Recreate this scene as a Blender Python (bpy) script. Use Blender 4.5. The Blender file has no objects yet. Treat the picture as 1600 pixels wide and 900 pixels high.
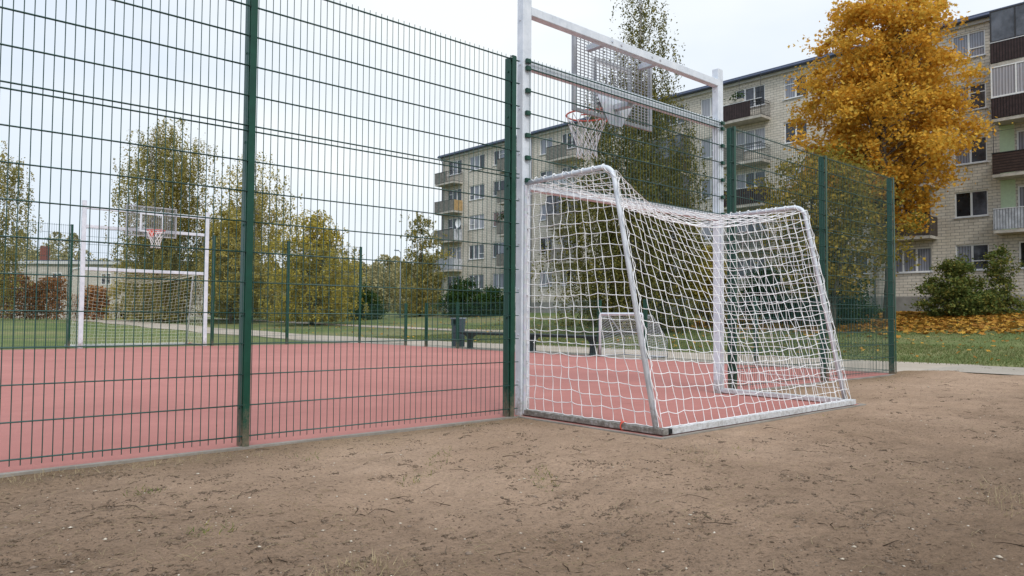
import bpy, math, random
import numpy as np
from mathutils import Vector, Matrix
random.seed(7)
RNG = np.random.default_rng(11)
SC = bpy.context.scene
COL = SC.collection
PI = math.pi

# ------------------------------------------------------------------ camera
CAM_P = Vector((0.0, -4.804, 0.850))
F_PX, PITCH, ROLL, YAW = 1167.88, 0.0398088, 0.006701, 0.72991
cam = bpy.data.cameras.new('camera')
cam.sensor_fit = 'HORIZONTAL'; cam.sensor_width = 36.0
cam.lens = 36.0 * F_PX / 1600.0
cam.clip_start = 0.05; cam.clip_end = 2000
co = bpy.data.objects.new('camera', cam); COL.objects.link(co)
_f = Vector((math.sin(YAW) * math.cos(PITCH), math.cos(YAW) * math.cos(PITCH), math.sin(PITCH)))
_r = Vector((math.cos(YAW), -math.sin(YAW), 0))
_u = _r.cross(_f)
_rr = _r * math.cos(ROLL) + _u * math.sin(ROLL)
_uu = -_r * math.sin(ROLL) + _u * math.cos(ROLL)
M = Matrix((( _rr.x, _uu.x, -_f.x, CAM_P.x), (_rr.y, _uu.y, -_f.y, CAM_P.y), (_rr.z, _uu.z, -_f.z, CAM_P.z), (0, 0, 0, 1)))
co.matrix_world = M
SC.camera = co

# ------------------------------------------------------------------ sky, sun, exposure
SUN_EL, SUN_AZ = math.radians(42), math.radians(205)      # azimuth of the sun, clockwise from +Y
world = bpy.data.worlds.new('World'); SC.world = world
world.use_nodes = True
nt = world.node_tree; nt.nodes.clear()
wo = nt.nodes.new('ShaderNodeOutputWorld'); bg = nt.nodes.new('ShaderNodeBackground')
sky = nt.nodes.new('ShaderNodeTexSky'); sky.sky_type = 'NISHITA'; sky.sun_disc = False
sky.sun_elevation = SUN_EL; sky.sun_rotation = SUN_AZ; sky.air_density = 1.0; sky.dust_density = 2.0
tc = nt.nodes.new('ShaderNodeTexCoord')
mp = nt.nodes.new('ShaderNodeMapping'); mp.inputs['Scale'].default_value = (1.0, 1.0, 2.6)
nz = nt.nodes.new('ShaderNodeTexNoise'); nz.inputs['Scale'].default_value = 1.7; nz.inputs['Detail'].default_value = 5; nz.inputs['Roughness'].default_value = 0.5
cr = nt.nodes.new('ShaderNodeValToRGB')
cr.color_ramp.elements[0].position = 0.42; cr.color_ramp.elements[0].color = (6.7, 7.65, 9.0, 1)
cr.color_ramp.elements[1].position = 0.82; cr.color_ramp.elements[1].color = (9.2, 9.55, 9.65, 1)
mx = nt.nodes.new('ShaderNodeMix'); mx.data_type = 'RGBA'; mx.inputs[0].default_value = 0.93
nt.links.new(tc.outputs['Generated'], mp.inputs[0]); nt.links.new(mp.outputs[0], nz.inputs['Vector'])
dt = nt.nodes.new('ShaderNodeVectorMath'); dt.operation = 'DOT_PRODUCT'; dt.inputs[1].default_value = (0.93, 0.12, 0.35)   # the cloud is thinner to the east
nt.links.new(tc.outputs['Generated'], dt.inputs[0])
mr = nt.nodes.new('ShaderNodeMapRange'); mr.inputs[1].default_value = 0.0; mr.inputs[2].default_value = 1.0; mr.inputs[3].default_value = -0.16; mr.inputs[4].default_value = 0.30
nt.links.new(dt.outputs['Value'], mr.inputs[0])
ad = nt.nodes.new('ShaderNodeMath'); ad.operation = 'ADD'
nt.links.new(nz.outputs['Fac'], ad.inputs[0]); nt.links.new(mr.outputs[0], ad.inputs[1])
nt.links.new(ad.outputs[0], cr.inputs[0])
nt.links.new(sky.outputs[0], mx.inputs[6]); nt.links.new(cr.outputs[0], mx.inputs[7])
# an overcast sky is brighter overhead than near the horizon
sz = nt.nodes.new('ShaderNodeSeparateXYZ'); nt.links.new(tc.outputs['Generated'], sz.inputs[0])
mz = nt.nodes.new('ShaderNodeMapRange'); mz.inputs[1].default_value = 0.42; mz.inputs[2].default_value = 1.0; mz.inputs[3].default_value = 1.0; mz.inputs[4].default_value = 1.6
nt.links.new(sz.outputs[2], mz.inputs[0])
vm = nt.nodes.new('ShaderNodeVectorMath'); vm.operation = 'SCALE'
nt.links.new(mx.outputs[2], vm.inputs[0]); nt.links.new(mz.outputs[0], vm.inputs['Scale'])
nt.links.new(vm.outputs[0], bg.inputs['Color']); bg.inputs['Strength'].default_value = 0.088
nt.links.new(bg.outputs[0], wo.inputs[0])
sl = bpy.data.lights.new('sun', 'SUN'); sl.energy = 1.35; sl.angle = math.radians(18); sl.color = (1.0, 0.95, 0.88)
so = bpy.data.objects.new('sun', sl); COL.objects.link(so)
_sd = Vector((math.sin(SUN_AZ) * math.cos(SUN_EL), math.cos(SUN_AZ) * math.cos(SUN_EL), math.sin(SUN_EL)))
so.rotation_euler = _sd.to_track_quat('Z', 'Y').to_euler()
so.location = (0, -10, 30)
SC.view_settings.view_transform = 'Standard'; SC.view_settings.look = 'None'
SC.view_settings.exposure = 0.38; SC.view_settings.gamma = 1.0
SC.view_settings.use_curve_mapping = False
SC.cycles.max_bounces = 6; SC.cycles.diffuse_bounces = 3; SC.cycles.transparent_max_bounces = 8
SC.cycles.sample_clamp_indirect = 6

# ------------------------------------------------------------------ helpers
def tag(o, label=None, cat=None, group=None, kind=None):
    if label: o['label'] = label
    if cat: o['category'] = cat
    if group: o['group'] = group
    if kind: o['kind'] = kind
    return o
def empty(name, loc=(0, 0, 0), rz=0.0):
    o = bpy.data.objects.new(name, None); o.empty_display_size = 0.3
    o.location = loc; o.rotation_euler = (0, 0, rz); COL.objects.link(o); return o
def children(o): return [c for c in COL.objects if c.parent == o]
def copy_tree(o, parent=None):
    c = o.copy(); COL.objects.link(c)
    if parent is not None: c.parent = parent
    for ch in children(o): copy_tree(ch, c)
    return c

class MB:
    def __init__(s): s.v = []; s.f = []; s.sm = []
    def quad(s, a, b, c, d):
        n = len(s.v); s.v += [tuple(a), tuple(b), tuple(c), tuple(d)]; s.f.append((n, n+1, n+2, n+3)); s.sm.append(False); return s
    def poly(s, pts):
        n = len(s.v); s.v += [tuple(p) for p in pts]; s.f.append(tuple(range(n, n+len(pts)))); s.sm.append(False); return s
    def box(s, x0, x1, y0, y1, z0, z1, bev=0.0):
        if bev > 0:
            return s.bevbox(x0, x1, y0, y1, z0, z1, bev)
        n = len(s.v)
        s.v += [(x0,y0,z0),(x1,y0,z0),(x1,y1,z0),(x0,y1,z0),(x0,y0,z1),(x1,y0,z1),(x1,y1,z1),(x0,y1,z1)]
        for f in ((0,3,2,1),(4,5,6,7),(0,1,5,4),(1,2,6,5),(2,3,7,6),(3,0,4,7)):
            s.f.append(tuple(n+i for i in f)); s.sm.append(False)
        return s
    def bevbox(s, x0, x1, y0, y1, z0, z1, b):
        # octagonal-section box along its longest axis: chamfered long edges
        L = [x1-x0, y1-y0, z1-z0]; ax = L.index(max(L))
        lo = [x0, y0, z0]; hi = [x1, y1, z1]
        u, w = [i for i in range(3) if i != ax]
        ring = []
        for (uu, ww) in ((lo[u]+b, lo[w]), (hi[u]-b, lo[w]), (hi[u], lo[w]+b), (hi[u], hi[w]-b), (hi[u]-b, hi[w]), (lo[u]+b, hi[w]), (lo[u], hi[w]-b), (lo[u], lo[w]+b)):
            ring.append((uu, ww))
        if ax == 1: ring = ring[::-1]
        n = len(s.v)
        for e in (lo[ax], hi[ax]):
            for (uu, ww) in ring:
                p = [0, 0, 0]; p[ax] = e; p[u] = uu; p[w] = ww; s.v.append(tuple(p))
        for i in range(8):
            j = (i+1) % 8; s.f.append((n+i, n+j, n+8+j, n+8+i)); s.sm.append(False)
        s.f.append(tuple(n+i for i in range(7, -1, -1))); s.f.append(tuple(n+8+i for i in range(8))); s.sm += [False, False]
        return s
    def tube(s, pts, r, k=6, cap=True, r1=None):
        pts = [Vector(p) for p in pts]; m = len(pts)
        n0 = len(s.v); up = None
        for i, p in enumerate(pts):
            t = (pts[min(i+1, m-1)] - pts[max(i-1, 0)]); t = t.normalized() if t.length > 1e-9 else Vector((0,0,1))
            if up is None:
                up = Vector((0, 0, 1)) if abs(t.z) < 0.9 else Vector((1, 0, 0))
            a = t.cross(up); a = a.normalized() if a.length > 1e-6 else t.orthogonal().normalized()
            b = a.cross(t).normalized(); up = b
            rr = r if r1 is None else r + (r1 - r) * i / max(1, m-1)
            for q in range(k):
                an = 2*PI*q/k; d = a*math.cos(an) + b*math.sin(an); s.v.append(tuple(p + d*rr))
        for i in range(m-1):
            for q in range(k):
                w = (q+1) % k
                s.f.append((n0+i*k+q, n0+i*k+w, n0+(i+1)*k+w, n0+(i+1)*k+q)); s.sm.append(True)
        if cap and k > 2:
            s.f.append(tuple(n0+q for q in range(k-1, -1, -1))); s.f.append(tuple(n0+(m-1)*k+q for q in range(k))); s.sm += [False, False]
        return s
    def build(s, name, mat, parent=None, loc=None):
        me = bpy.data.meshes.new(name); me.from_pydata(s.v, [], s.f)
        me.polygons.foreach_set('use_smooth', s.sm)
        for m in (mat if isinstance(mat, (list, tuple)) else [mat]): me.materials.append(m)
        me.update()
        o = bpy.data.objects.new(name, me); COL.objects.link(o)
        if parent is not None: o.parent = parent
        if loc is not None: o.location = loc
        return o

def np_mesh(name, verts, nper, mat, parent=None, smooth=False):
    """faces of nper consecutive vertices each"""
    n = len(verts); nf = n // nper
    me = bpy.data.meshes.new(name)
    me.vertices.add(n); me.vertices.foreach_set('co', verts.astype(np.float32).ravel())
    me.loops.add(n); me.loops.foreach_set('vertex_index', np.arange(n, dtype=np.int32))
    me.polygons.add(nf); me.polygons.foreach_set('loop_start', np.arange(0, n, nper, dtype=np.int32))
    if smooth: me.polygons.foreach_set('use_smooth', np.ones(nf, dtype=bool))
    me.update(calc_edges=True); me.materials.append(mat)
    o = bpy.data.objects.new(name, me); COL.objects.link(o)
    if parent is not None: o.parent = parent
    return o

# ------------------------------------------------------------------ materials
MATS = {}
class NT:
    def __init__(s, name):
        s.m = bpy.data.materials.new(name); s.m.use_nodes = True; s.t = s.m.node_tree; s.t.nodes.clear()
        s.out = s.n('ShaderNodeOutputMaterial')
    def n(s, ty, **kw):
        q = s.t.nodes.new(ty)
        for k, v in kw.items():
            if hasattr(q, k): setattr(q, k, v)
        return q
    def l(s, a, b): s.t.links.new(a, b)
    def ramp(s, fac, stops):
        r = s.n('ShaderNodeValToRGB'); e = r.color_ramp.elements
        while len(e) < len(stops): e.new(0.5)
        for i, (p, c) in enumerate(stops):
            e[i].position = p; e[i].color = (*c, 1) if len(c) == 3 else c
        s.l(fac, r.inputs[0]); return r.outputs[0]
    def noise(s, vec, scale, detail=3, rough=0.5, out='Fac'):
        q = s.n('ShaderNodeTexNoise'); q.inputs['Scale'].default_value = scale; q.inputs['Detail'].default_value = detail; q.inputs['Roughness'].default_value = rough
        if vec is not None: s.l(vec, q.inputs['Vector'])
        return q.outputs[out]
    def mix(s, fac, a, b, mode='MIX'):
        q = s.n('ShaderNodeMix'); q.data_type = 'RGBA'; q.blend_type = mode
        for i, x in ((0, fac), (6, a), (7, b)):
            if isinstance(x, (int, float)): q.inputs[i].default_value = x
            elif isinstance(x, tuple): q.inputs[i].default_value = (*x, 1) if len(x) == 3 else x
            else: s.l(x, q.inputs[i])
        return q.outputs[2]
    def math(s, op, a, b=None, clamp=False):
        q = s.n('ShaderNodeMath'); q.operation = op; q.use_clamp = clamp
        for i, x in enumerate((a, b)):
            if x is None: continue
            if isinstance(x, (int, float)): q.inputs[i].default_value = x
            else: s.l(x, q.inputs[i])
        return q.outputs[0]
    def bsdf(s, color, rough=0.7, metal=0.0, spec=0.5, bump=None, bump_s=0.3, bump_d=0.01):
        p = s.n('ShaderNodeBsdfPrincipled')
        if isinstance(color, tuple): p.inputs['Base Color'].default_value = (*color, 1)
        else: s.l(color, p.inputs['Base Color'])
        if isinstance(rough, (int, float)): p.inputs['Roughness'].default_value = rough
        else: s.l(rough, p.inputs['Roughness'])
        p.inputs['Metallic'].default_value = metal; p.inputs['Specular IOR Level'].default_value = spec
        if bump is not None:
            b = s.n('ShaderNodeBump'); b.inputs['Strength'].default_value = bump_s; b.inputs['Distance'].default_value = bump_d
            s.l(bump, b.inputs['Height']); s.l(b.outputs[0], p.inputs['Normal'])
        s.l(p.outputs[0], s.out.inputs[0]); return p
    def pos(s): return s.n('ShaderNodeNewGeometry').outputs['Position']
    def obj(s): return s.n('ShaderNodeTexCoord').outputs['Object']

def splash(t, c):
    p = t.pos(); sp = t.n('ShaderNodeSeparateXYZ'); t.l(p, sp.inputs[0])
    n = t.noise(p, 26, 5, 0.75)
    k = t.math('SUBTRACT', t.math('MULTIPLY', n, 0.75), t.math('MULTIPLY', sp.outputs[2], 1.1))
    mr = t.n('ShaderNodeMapRange'); mr.inputs[1].default_value = 0.12; mr.inputs[2].default_value = 0.42; mr.inputs[4].default_value = 0.85; t.l(k, mr.inputs[0])
    c = t.mix(mr.outputs[0], c, (0.20, 0.15, 0.105))
    mpn = t.n('ShaderNodeMapping'); mpn.inputs['Scale'].default_value = (14, 14, 2.2); t.l(p, mpn.inputs[0])
    s2 = t.noise(mpn.outputs[0], 2.0, 6, 0.8)
    return t.mix(0.5, c, t.ramp(s2, [(0.30, (0.62, 0.62, 0.60)), (0.43, (1, 1, 1)), (0.62, (1, 1, 1)), (0.74, (1.5, 1.5, 1.5))]), 'MULTIPLY')
def paint(name, col, rough=0.45, metal=0.0, var=0.12, scale=9.0, spec=0.5, dirty=False):
    t = NT(name); v = t.obj()
    f = t.noise(v, scale, 4, 0.6)
    lo = tuple(c*(1-var) for c in col); hi = tuple(min(1, c*(1+var)) for c in col)
    c = t.ramp(f, [(0.3, lo), (0.7, hi)])
    if dirty: c = splash(t, c)
    r = t.ramp(f, [(0.3, (rough*0.8,)*3), (0.7, (min(1, rough*1.25),)*3)])
    t.bsdf(c, r, metal, spec); return t.m

M_GREEN = paint('green_coating', (0.0035, 0.050, 0.029), 0.34, var=0.2, scale=14, spec=0.4, dirty=True)
M_WIRE = paint('green_wire', (0.022, 0.075, 0.062), 0.32, var=0.1)
M_STEEL = None
def galv():
    t = NT('galvanised_steel'); v = t.obj()
    vo = t.n('ShaderNodeTexVoronoi'); vo.inputs['Scale'].default_value = 38; t.l(v, vo.inputs['Vector'])
    f = t.noise(v, 5, 5, 0.65)
    c1 = t.ramp(f, [(0.3, (0.50, 0.52, 0.57)), (0.7, (0.66, 0.68, 0.72))])
    c2 = t.mix(0.10, c1, vo.outputs['Color'], 'MULTIPLY')
    t.bsdf(c2, 0.42, 0.35, 0.5); return t.m
M_STEEL = galv()
M_GRATE = paint('galvanised_grating', (0.33, 0.34, 0.36), 0.5, 0.2, 0.15)
def white_paint():
    t = NT('white_frame_paint'); v = t.obj()
    f = t.noise(v, 7, 6, 0.7)
    c = t.ramp(f, [(0.28, (0.52, 0.565, 0.62)), (0.5, (0.64, 0.68, 0.73)), (0.75, (0.76, 0.79, 0.83))])
    c = splash(t, c)
    t.bsdf(c, 0.42, 0.0, 0.5); return t.m
M_WHITE = white_paint()
def mottled_rail(name, cs):
    t = NT(name); p = t.pos()
    sp = t.n('ShaderNodeSeparateXYZ'); t.l(p, sp.inputs[0])
    f = t.noise(p, 24, 6, 0.75)
    c = t.ramp(f, [(0.35, cs[0]), (0.50, cs[1]), (0.7, cs[2])])
    t.bsdf(c, 0.55, 0.2); return t.m
M_RAIL = mottled_rail('weathered_rail', [(0.34, 0.32, 0.30), (0.56, 0.565, 0.57), (0.68, 0.69, 0.7)])
M_RAILD = mottled_rail('dark_rail', [(0.11, 0.095, 0.08), (0.20, 0.18, 0.155), (0.46, 0.455, 0.44)])  # darker, browner rail colours for the left rail
M_CORD = paint('net_cord', (0.86, 0.86, 0.86), 0.8, var=0.06, scale=30)
M_CORD_FAR = paint('old_net_cord', (0.74, 0.75, 0.64), 0.85, var=0.1, scale=20)
M_RED = paint('hoop_red', (0.62, 0.085, 0.045), 0.4, var=0.15)
M_DARKMETAL = paint('charcoal_metal', (0.045, 0.060, 0.080), 0.5, var=0.2)
M_BENCH = paint('dark_bench', (0.028, 0.034, 0.036), 0.55, var=0.3, scale=20)
M_BLACK = paint('hollow_black', (0.006, 0.006, 0.006), 0.8, var=0.1)
M_WINFRAME = paint('window_frame_white', (0.78, 0.78, 0.77), 0.4, var=0.05)
M_SILL = paint('tin_sill', (0.62, 0.63, 0.65), 0.4, var=0.1)
M_SLAB = paint('balcony_concrete', (0.44, 0.41, 0.36), 0.9, var=0.3, scale=3)
M_PIPE = paint('grey_drainpipe', (0.30, 0.33, 0.38), 0.45, var=0.12)
M_ROOF = paint('roof_metal', (0.075, 0.095, 0.16), 0.5, var=0.2, scale=2)
M_CORNICE = paint('cornice_concrete', (0.52, 0.52, 0.51), 0.85, var=0.15, scale=2)
M_DISH = paint('dish_white', (0.72, 0.73, 0.74), 0.5)
M_IRON = paint('dark_iron', (0.025, 0.024, 0.026), 0.55)

def brick(name, bw, bh, c1, c2, mortar, axis='Y', dirt=0.5, bump=0.4):
    t = NT(name); p = t.pos(); sp = t.n('ShaderNodeSeparateXYZ'); t.l(p, sp.inputs[0])
    cb = t.n('ShaderNodeCombineXYZ')
    if axis == 'Y': t.l(sp.outputs[1], cb.inputs[0])
    elif axis == 'X': t.l(sp.outputs[0], cb.inputs[0])
    else: t.l(t.math('ADD', sp.outputs[0], sp.outputs[1]), cb.inputs[0])
    t.l(sp.outputs[2], cb.inputs[1])
    b = t.n('ShaderNodeTexBrick'); t.l(cb.outputs[0], b.inputs['Vector'])
    b.inputs['Scale'].default_value = 1.0; b.inputs['Brick Width'].default_value = bw; b.inputs['Row Height'].default_value = bh
    b.inputs['Mortar Size'].default_value = 0.011; b.inputs['Mortar Smooth'].default_value = 0.2; b.inputs['Bias'].default_value = 0.0
    b.inputs['Color1'].default_value = (*c1, 1); b.inputs['Color2'].default_value = (*c2, 1); b.inputs['Mortar'].default_value = (*mortar, 1)
    f = t.noise(p, 0.35, 5, 0.6); g = t.noise(p, 6.0, 3, 0.6)
    c = t.mix(dirt, b.outputs['Color'], t.ramp(f, [(0.3, (0.72, 0.70, 0.66)), (0.65, (1.0, 1.0, 1.0))]), 'MULTIPLY')
    c = t.mix(0.5, c, t.ramp(g, [(0.3, (0.8, 0.8, 0.8)), (0.7, (1.12, 1.1, 1.08))]), 'MULTIPLY')
    # rust/dirt runs: noise stretched vertically
    mpn = t.n('ShaderNodeMapping'); mpn.inputs['Scale'].default_value = (1.2, 1.2, 0.12); t.l(p, mpn.inputs[0])
    st = t.noise(mpn.outputs[0], 1.3, 5, 0.7)
    c = t.mix(0.42, c, t.ramp(st, [(0.28, (0.62, 0.59, 0.54)), (0.46, (1, 1, 1))]), 'MULTIPLY')
    inv = t.math('SUBTRACT', 1.0, b.outputs['Fac'])
    t.bsdf(c, 0.9, 0, 0.2, bump=inv, bump_s=bump, bump_d=0.012); return t.m
M_BRICK = brick('pale_silicate_brick', 0.42, 0.152, (0.72, 0.67, 0.585), (0.64, 0.59, 0.51), (0.24, 0.225, 0.20), dirt=0.45)
M_BRICKR = brick('pale_brick_reveal', 0.42, 0.152, (0.74, 0.69, 0.60), (0.66, 0.61, 0.525), (0.24, 0.225, 0.20), 'SUM', 0.3)
M_BRICKFAR = brick('beige_brick_low_block', 0.5, 0.17, (0.55, 0.52, 0.47), (0.49, 0.46, 0.41), (0.33, 0.31, 0.28), 'X')
M_PLINTH = paint('grey_plinth', (0.27, 0.26, 0.24), 0.92, var=0.35, scale=0.8)

def glass(name, col, fold=False, rough=0.04):
    t = NT(name); p = t.pos()
    if fold:
        w = t.n('ShaderNodeTexWave'); w.bands_direction = 'Y'; w.inputs['Scale'].default_value = 2.6; w.inputs['Distortion'].default_value = 2.5; w.inputs['Detail'].default_value = 2
        mpn = t.n('ShaderNodeMapping'); mpn.inputs['Scale'].default_value = (1, 1, 0.15); t.l(p, mpn.inputs[0]); t.l(mpn.outputs[0], w.inputs['Vector'])
        c = t.ramp(w.outputs['Fac'], [(0.1, tuple(x*0.55 for x in col)), (0.8, col)])
    else:
        f = t.noise(p, 1.6, 3, 0.6)
        c = t.ramp(f, [(0.35, tuple(x*0.5 for x in col)), (0.65, tuple(x*1.5 for x in col))])
    b = t.bsdf(c, rough, 0, 0.5)
    b.inputs['IOR'].default_value = 1.6
    return t.m
M_PANES = [glass('dark_window_glass', (0.020, 0.023, 0.027)), glass('curtained_window_glass', (0.30, 0.31, 0.36), True),
           glass('lace_window_glass', (0.42, 0.42, 0.46), True), glass('grey_window_glass', (0.08, 0.085, 0.10)),
           glass('rosy_curtain_glass', (0.26, 0.13, 0.11), True)]

def slats(name, col, pitch=0.11, vertical=False, gap=0.25):
    t = NT(name); p = t.pos(); sp = t.n('ShaderNodeSeparateXYZ'); t.l(p, sp.inputs[0])
    q = t.math('ADD', sp.outputs[0], sp.outputs[1]) if vertical else sp.outputs[2]
    fr = t.math('FRACT', t.math('DIVIDE', q, pitch))
    m = t.math('GREATER_THAN', fr, gap)
    f = t.noise(p, 5, 4, 0.6)
    c0 = t.ramp(f, [(0.3, tuple(x*0.65 for x in col)), (0.7, tuple(x*1.3 for x in col))])
    c = t.mix(m, tuple(x*0.28 for x in col), c0)
    t.bsdf(c, 0.7, 0, 0.3, bump=m, bump_s=0.5, bump_d=0.02); return t.m
M_SLATW = slats('weathered_wood_slats', (0.21, 0.20, 0.175))
M_SLATB = slats('brown_horizontal_slats', (0.050, 0.030, 0.025), 0.13)
M_CORRB = slats('brown_corrugated_sheet', (0.045, 0.028, 0.028), 0.12, True, 0.3)
M_CORRG = slats('grey_corrugated_sheet', (0.40, 0.42, 0.46), 0.12, True, 0.25)
M_PANELW = slats('pale_panel_sheet', (0.50, 0.52, 0.56), 0.3, True, 0.06)
M_ORANGE = slats('ochre_boards', (0.46, 0.31, 0.15), 0.14, True, 0.12)
M_WOODV = slats('dark_upright_boards', (0.070, 0.055, 0.045), 0.10, True, 0.15)
M_LIME = paint('pale_green_render', (0.50, 0.62, 0.42), 0.9, var=0.08)

def leaf(name, cols, trans=0.35, patch=0.5):
    t = NT(name); g = t.n('ShaderNodeNewGeometry')
    n = t.noise(g.outputs['Position'], patch, 2, 0.5)
    f = t.math('ADD', t.math('MULTIPLY', g.outputs['Random Per Island'], 0.55), t.math('MULTIPLY', n, 0.45))
    k = len(cols); lo, hi = 0.14, 0.86
    c = t.ramp(f, [(lo + (hi-lo)*i/(k-1), cc) for i, cc in enumerate(cols)])
    d = t.n('ShaderNodeBsdfDiffuse'); tr = t.n('ShaderNodeBsdfTranslucent'); m = t.n('ShaderNodeMixShader')
    t.l(c, d.inputs[0]); t.l(c, tr.inputs[0]); m.inputs[0].default_value = trans
    t.l(d.outputs[0], m.inputs[1]); t.l(tr.outputs[0], m.inputs[2]); t.l(m.outputs[0], t.out.inputs[0]); return t.m
L_MAPLE = leaf('maple_leaves_orange', [(0.50, 0.245, 0.035), (0.68, 0.36, 0.048), (0.78, 0.46, 0.07), (0.58, 0.39, 0.075), (0.86, 0.57, 0.11)], 0.4, 0.45)
L_BIRCH = leaf('birch_leaves_olive', [(0.17, 0.17, 0.065), (0.27, 0.255, 0.09), (0.40, 0.34, 0.11), (0.54, 0.42, 0.13)], 0.45, 0.5)
L_BIRCHD = leaf('birch_leaves_dark', [(0.075, 0.088, 0.030), (0.125, 0.13, 0.042), (0.20, 0.185, 0.055), (0.34, 0.27, 0.07)], 0.3, 0.6)
L_BIRCHY = leaf('birch_leaves_yellow', [(0.22, 0.21, 0.07), (0.34, 0.30, 0.09), (0.52, 0.43, 0.13), (0.62, 0.49, 0.15)], 0.45, 0.4)
L_GOLD = leaf('golden_leaves', [(0.24, 0.23, 0.07), (0.38, 0.33, 0.075), (0.54, 0.42, 0.08), (0.48, 0.41, 0.10)], 0.4, 0.4)
L_OLIVE = leaf('olive_leaves', [(0.11, 0.12, 0.03), (0.22, 0.18, 0.04), (0.34, 0.26, 0.05), (0.46, 0.29, 0.05)], 0.35, 0.6)
L_GREEN = leaf('dark_green_leaves', [(0.020, 0.045, 0.015), (0.035, 0.070, 0.020), (0.055, 0.095, 0.025), (0.080, 0.11, 0.03)], 0.25, 0.7)
L_SHRUB = leaf('mixed_shrub_leaves', [(0.075, 0.12, 0.035), (0.12, 0.165, 0.05), (0.20, 0.215, 0.06), (0.38, 0.30, 0.07)], 0.3, 0.9)
L_RUST = leaf('rusty_hedge_leaves', [(0.24, 0.12, 0.06), (0.36, 0.17, 0.075), (0.46, 0.23, 0.09), (0.28, 0.22, 0.10)], 0.3, 0.35)
L_PALE = leaf('far_wood_hazed_leaves', [(0.26, 0.26, 0.16), (0.34, 0.32, 0.18), (0.44, 0.37, 0.18), (0.28, 0.31, 0.20)], 0.3, 0.12)  # distant haze is put into these paler leaf colours
L_LITTER = leaf('fallen_leaves', [(0.22, 0.10, 0.03), (0.40, 0.19, 0.04), (0.54, 0.32, 0.06), (0.30, 0.17, 0.06)], 0.15, 0.8)
L_GRASS = leaf('grass_blades', [(0.095, 0.135, 0.045), (0.135, 0.175, 0.062), (0.20, 0.21, 0.085), (0.28, 0.25, 0.125)], 0.3, 0.4)
L_DRY = leaf('dry_grass', [(0.24, 0.19, 0.11), (0.34, 0.27, 0.16), (0.44, 0.36, 0.22), (0.20, 0.155, 0.10)], 0.1, 1.5)
L_CHIP = leaf('pale_chips', [(0.34, 0.27, 0.20), (0.50, 0.43, 0.34), (0.68, 0.62, 0.52), (0.42, 0.33, 0.25)], 0.0, 3)
L_CRUMB = leaf('soil_crumbs', [(0.075, 0.055, 0.040), (0.13, 0.098, 0.072), (0.19, 0.145, 0.11), (0.27, 0.21, 0.165)], 0.0, 2)
L_CLOD = leaf('damp_clods', [(0.085, 0.060, 0.042), (0.12, 0.088, 0.062), (0.165, 0.122, 0.09), (0.22, 0.165, 0.12)], 0.0, 2)
L_TWIG = leaf('dead_twigs', [(0.028, 0.020, 0.014), (0.045, 0.032, 0.024), (0.075, 0.055, 0.042), (0.20, 0.155, 0.11)], 0.0, 2)
def bark(name, a, b, sc):
    t = NT(name); v = t.obj(); mpn = t.n('ShaderNodeMapping'); mpn.inputs['Scale'].default_value = sc; t.l(v, mpn.inputs[0])
    f = t.noise(mpn.outputs[0], 3.0, 5, 0.7)
    t.bsdf(t.ramp(f, [(0.38, a), (0.56, b)]), 0.9, 0, 0.2, bump=f, bump_s=0.5, bump_d=0.02); return t.m
M_BIRCHB = bark('birch_bark', (0.06, 0.055, 0.05), (0.46, 0.44, 0.41), (1, 1, 2.2))
M_BARK = bark('grey_bark', (0.055, 0.045, 0.036), (0.16, 0.135, 0.11), (3, 3, 0.6))

def court_mat():
    t = NT('red_rubber_court'); p = t.pos()
    a = t.noise(p, 0.55, 4, 0.55); b = t.noise(p, 210, 2, 0.6); c = t.noise(p, 5, 4, 0.6)
    col = t.ramp(a, [(0.3, (0.375, 0.142, 0.118)), (0.7, (0.455, 0.182, 0.152))])
    col = t.mix(0.55, col, t.ramp(b, [(0.3, (0.72, 0.70, 0.70)), (0.7, (1.18, 1.2, 1.2))]), 'MULTIPLY')
    col = t.mix(0.35, col, t.ramp(c, [(0.35, (0.86, 0.86, 0.86)), (0.65, (1.06, 1.06, 1.06))]), 'MULTIPLY')
    mps = t.n('ShaderNodeMapping'); mps.inputs['Rotation'].default_value = (0, 0, 0.5); mps.inputs['Scale'].default_value = (0.5, 2.4, 1); t.l(p, mps.inputs[0])
    sc_ = t.noise(mps.outputs[0], 1.6, 7, 0.75)
    col = t.mix(0.5, col, t.ramp(sc_, [(0.30, (0.72, 0.72, 0.72)), (0.42, (1, 1, 1)), (0.62, (1, 1, 1)), (0.75, (1.2, 1.22, 1.24))]), 'MULTIPLY')
    vo = t.n('ShaderNodeTexVoronoi'); vo.inputs['Scale'].default_value = 2.2; t.l(p, vo.inputs['Vector'])
    col = t.mix(t.math('LESS_THAN', vo.outputs['Distance'], 0.022), col, (0.62, 0.50, 0.42))
    t.bsdf(col, 0.8, 0, 0.35, bump=b, bump_s=0.35, bump_d=0.004); return t.m
M_COURT = court_mat()
def gritty(name, lo, hi, sc=30, big=0.6, bump=0.3):
    t = NT(name); p = t.pos(); a = t.noise(p, big, 4, 0.6); b = t.noise(p, sc, 5, 0.7)
    col = t.ramp(a, [(0.3, lo), (0.7, hi)])
    col = t.mix(0.6, col, t.ramp(b, [(0.3, (0.7, 0.7, 0.7)), (0.7, (1.2, 1.2, 1.2))]), 'MULTIPLY')
    t.bsdf(col, 0.92, 0, 0.2, bump=b, bump_s=bump, bump_d=0.01); return t.m
M_KERB = gritty('kerb_concrete', (0.20, 0.175, 0.145), (0.32, 0.295, 0.26), 30, 2.5)
M_PATH = gritty('sandy_gravel', (0.36, 0.30, 0.235), (0.46, 0.40, 0.33), 25)
M_PAVE = gritty('grey_paving', (0.31, 0.27, 0.22), (0.39, 0.345, 0.29), 20)
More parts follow.
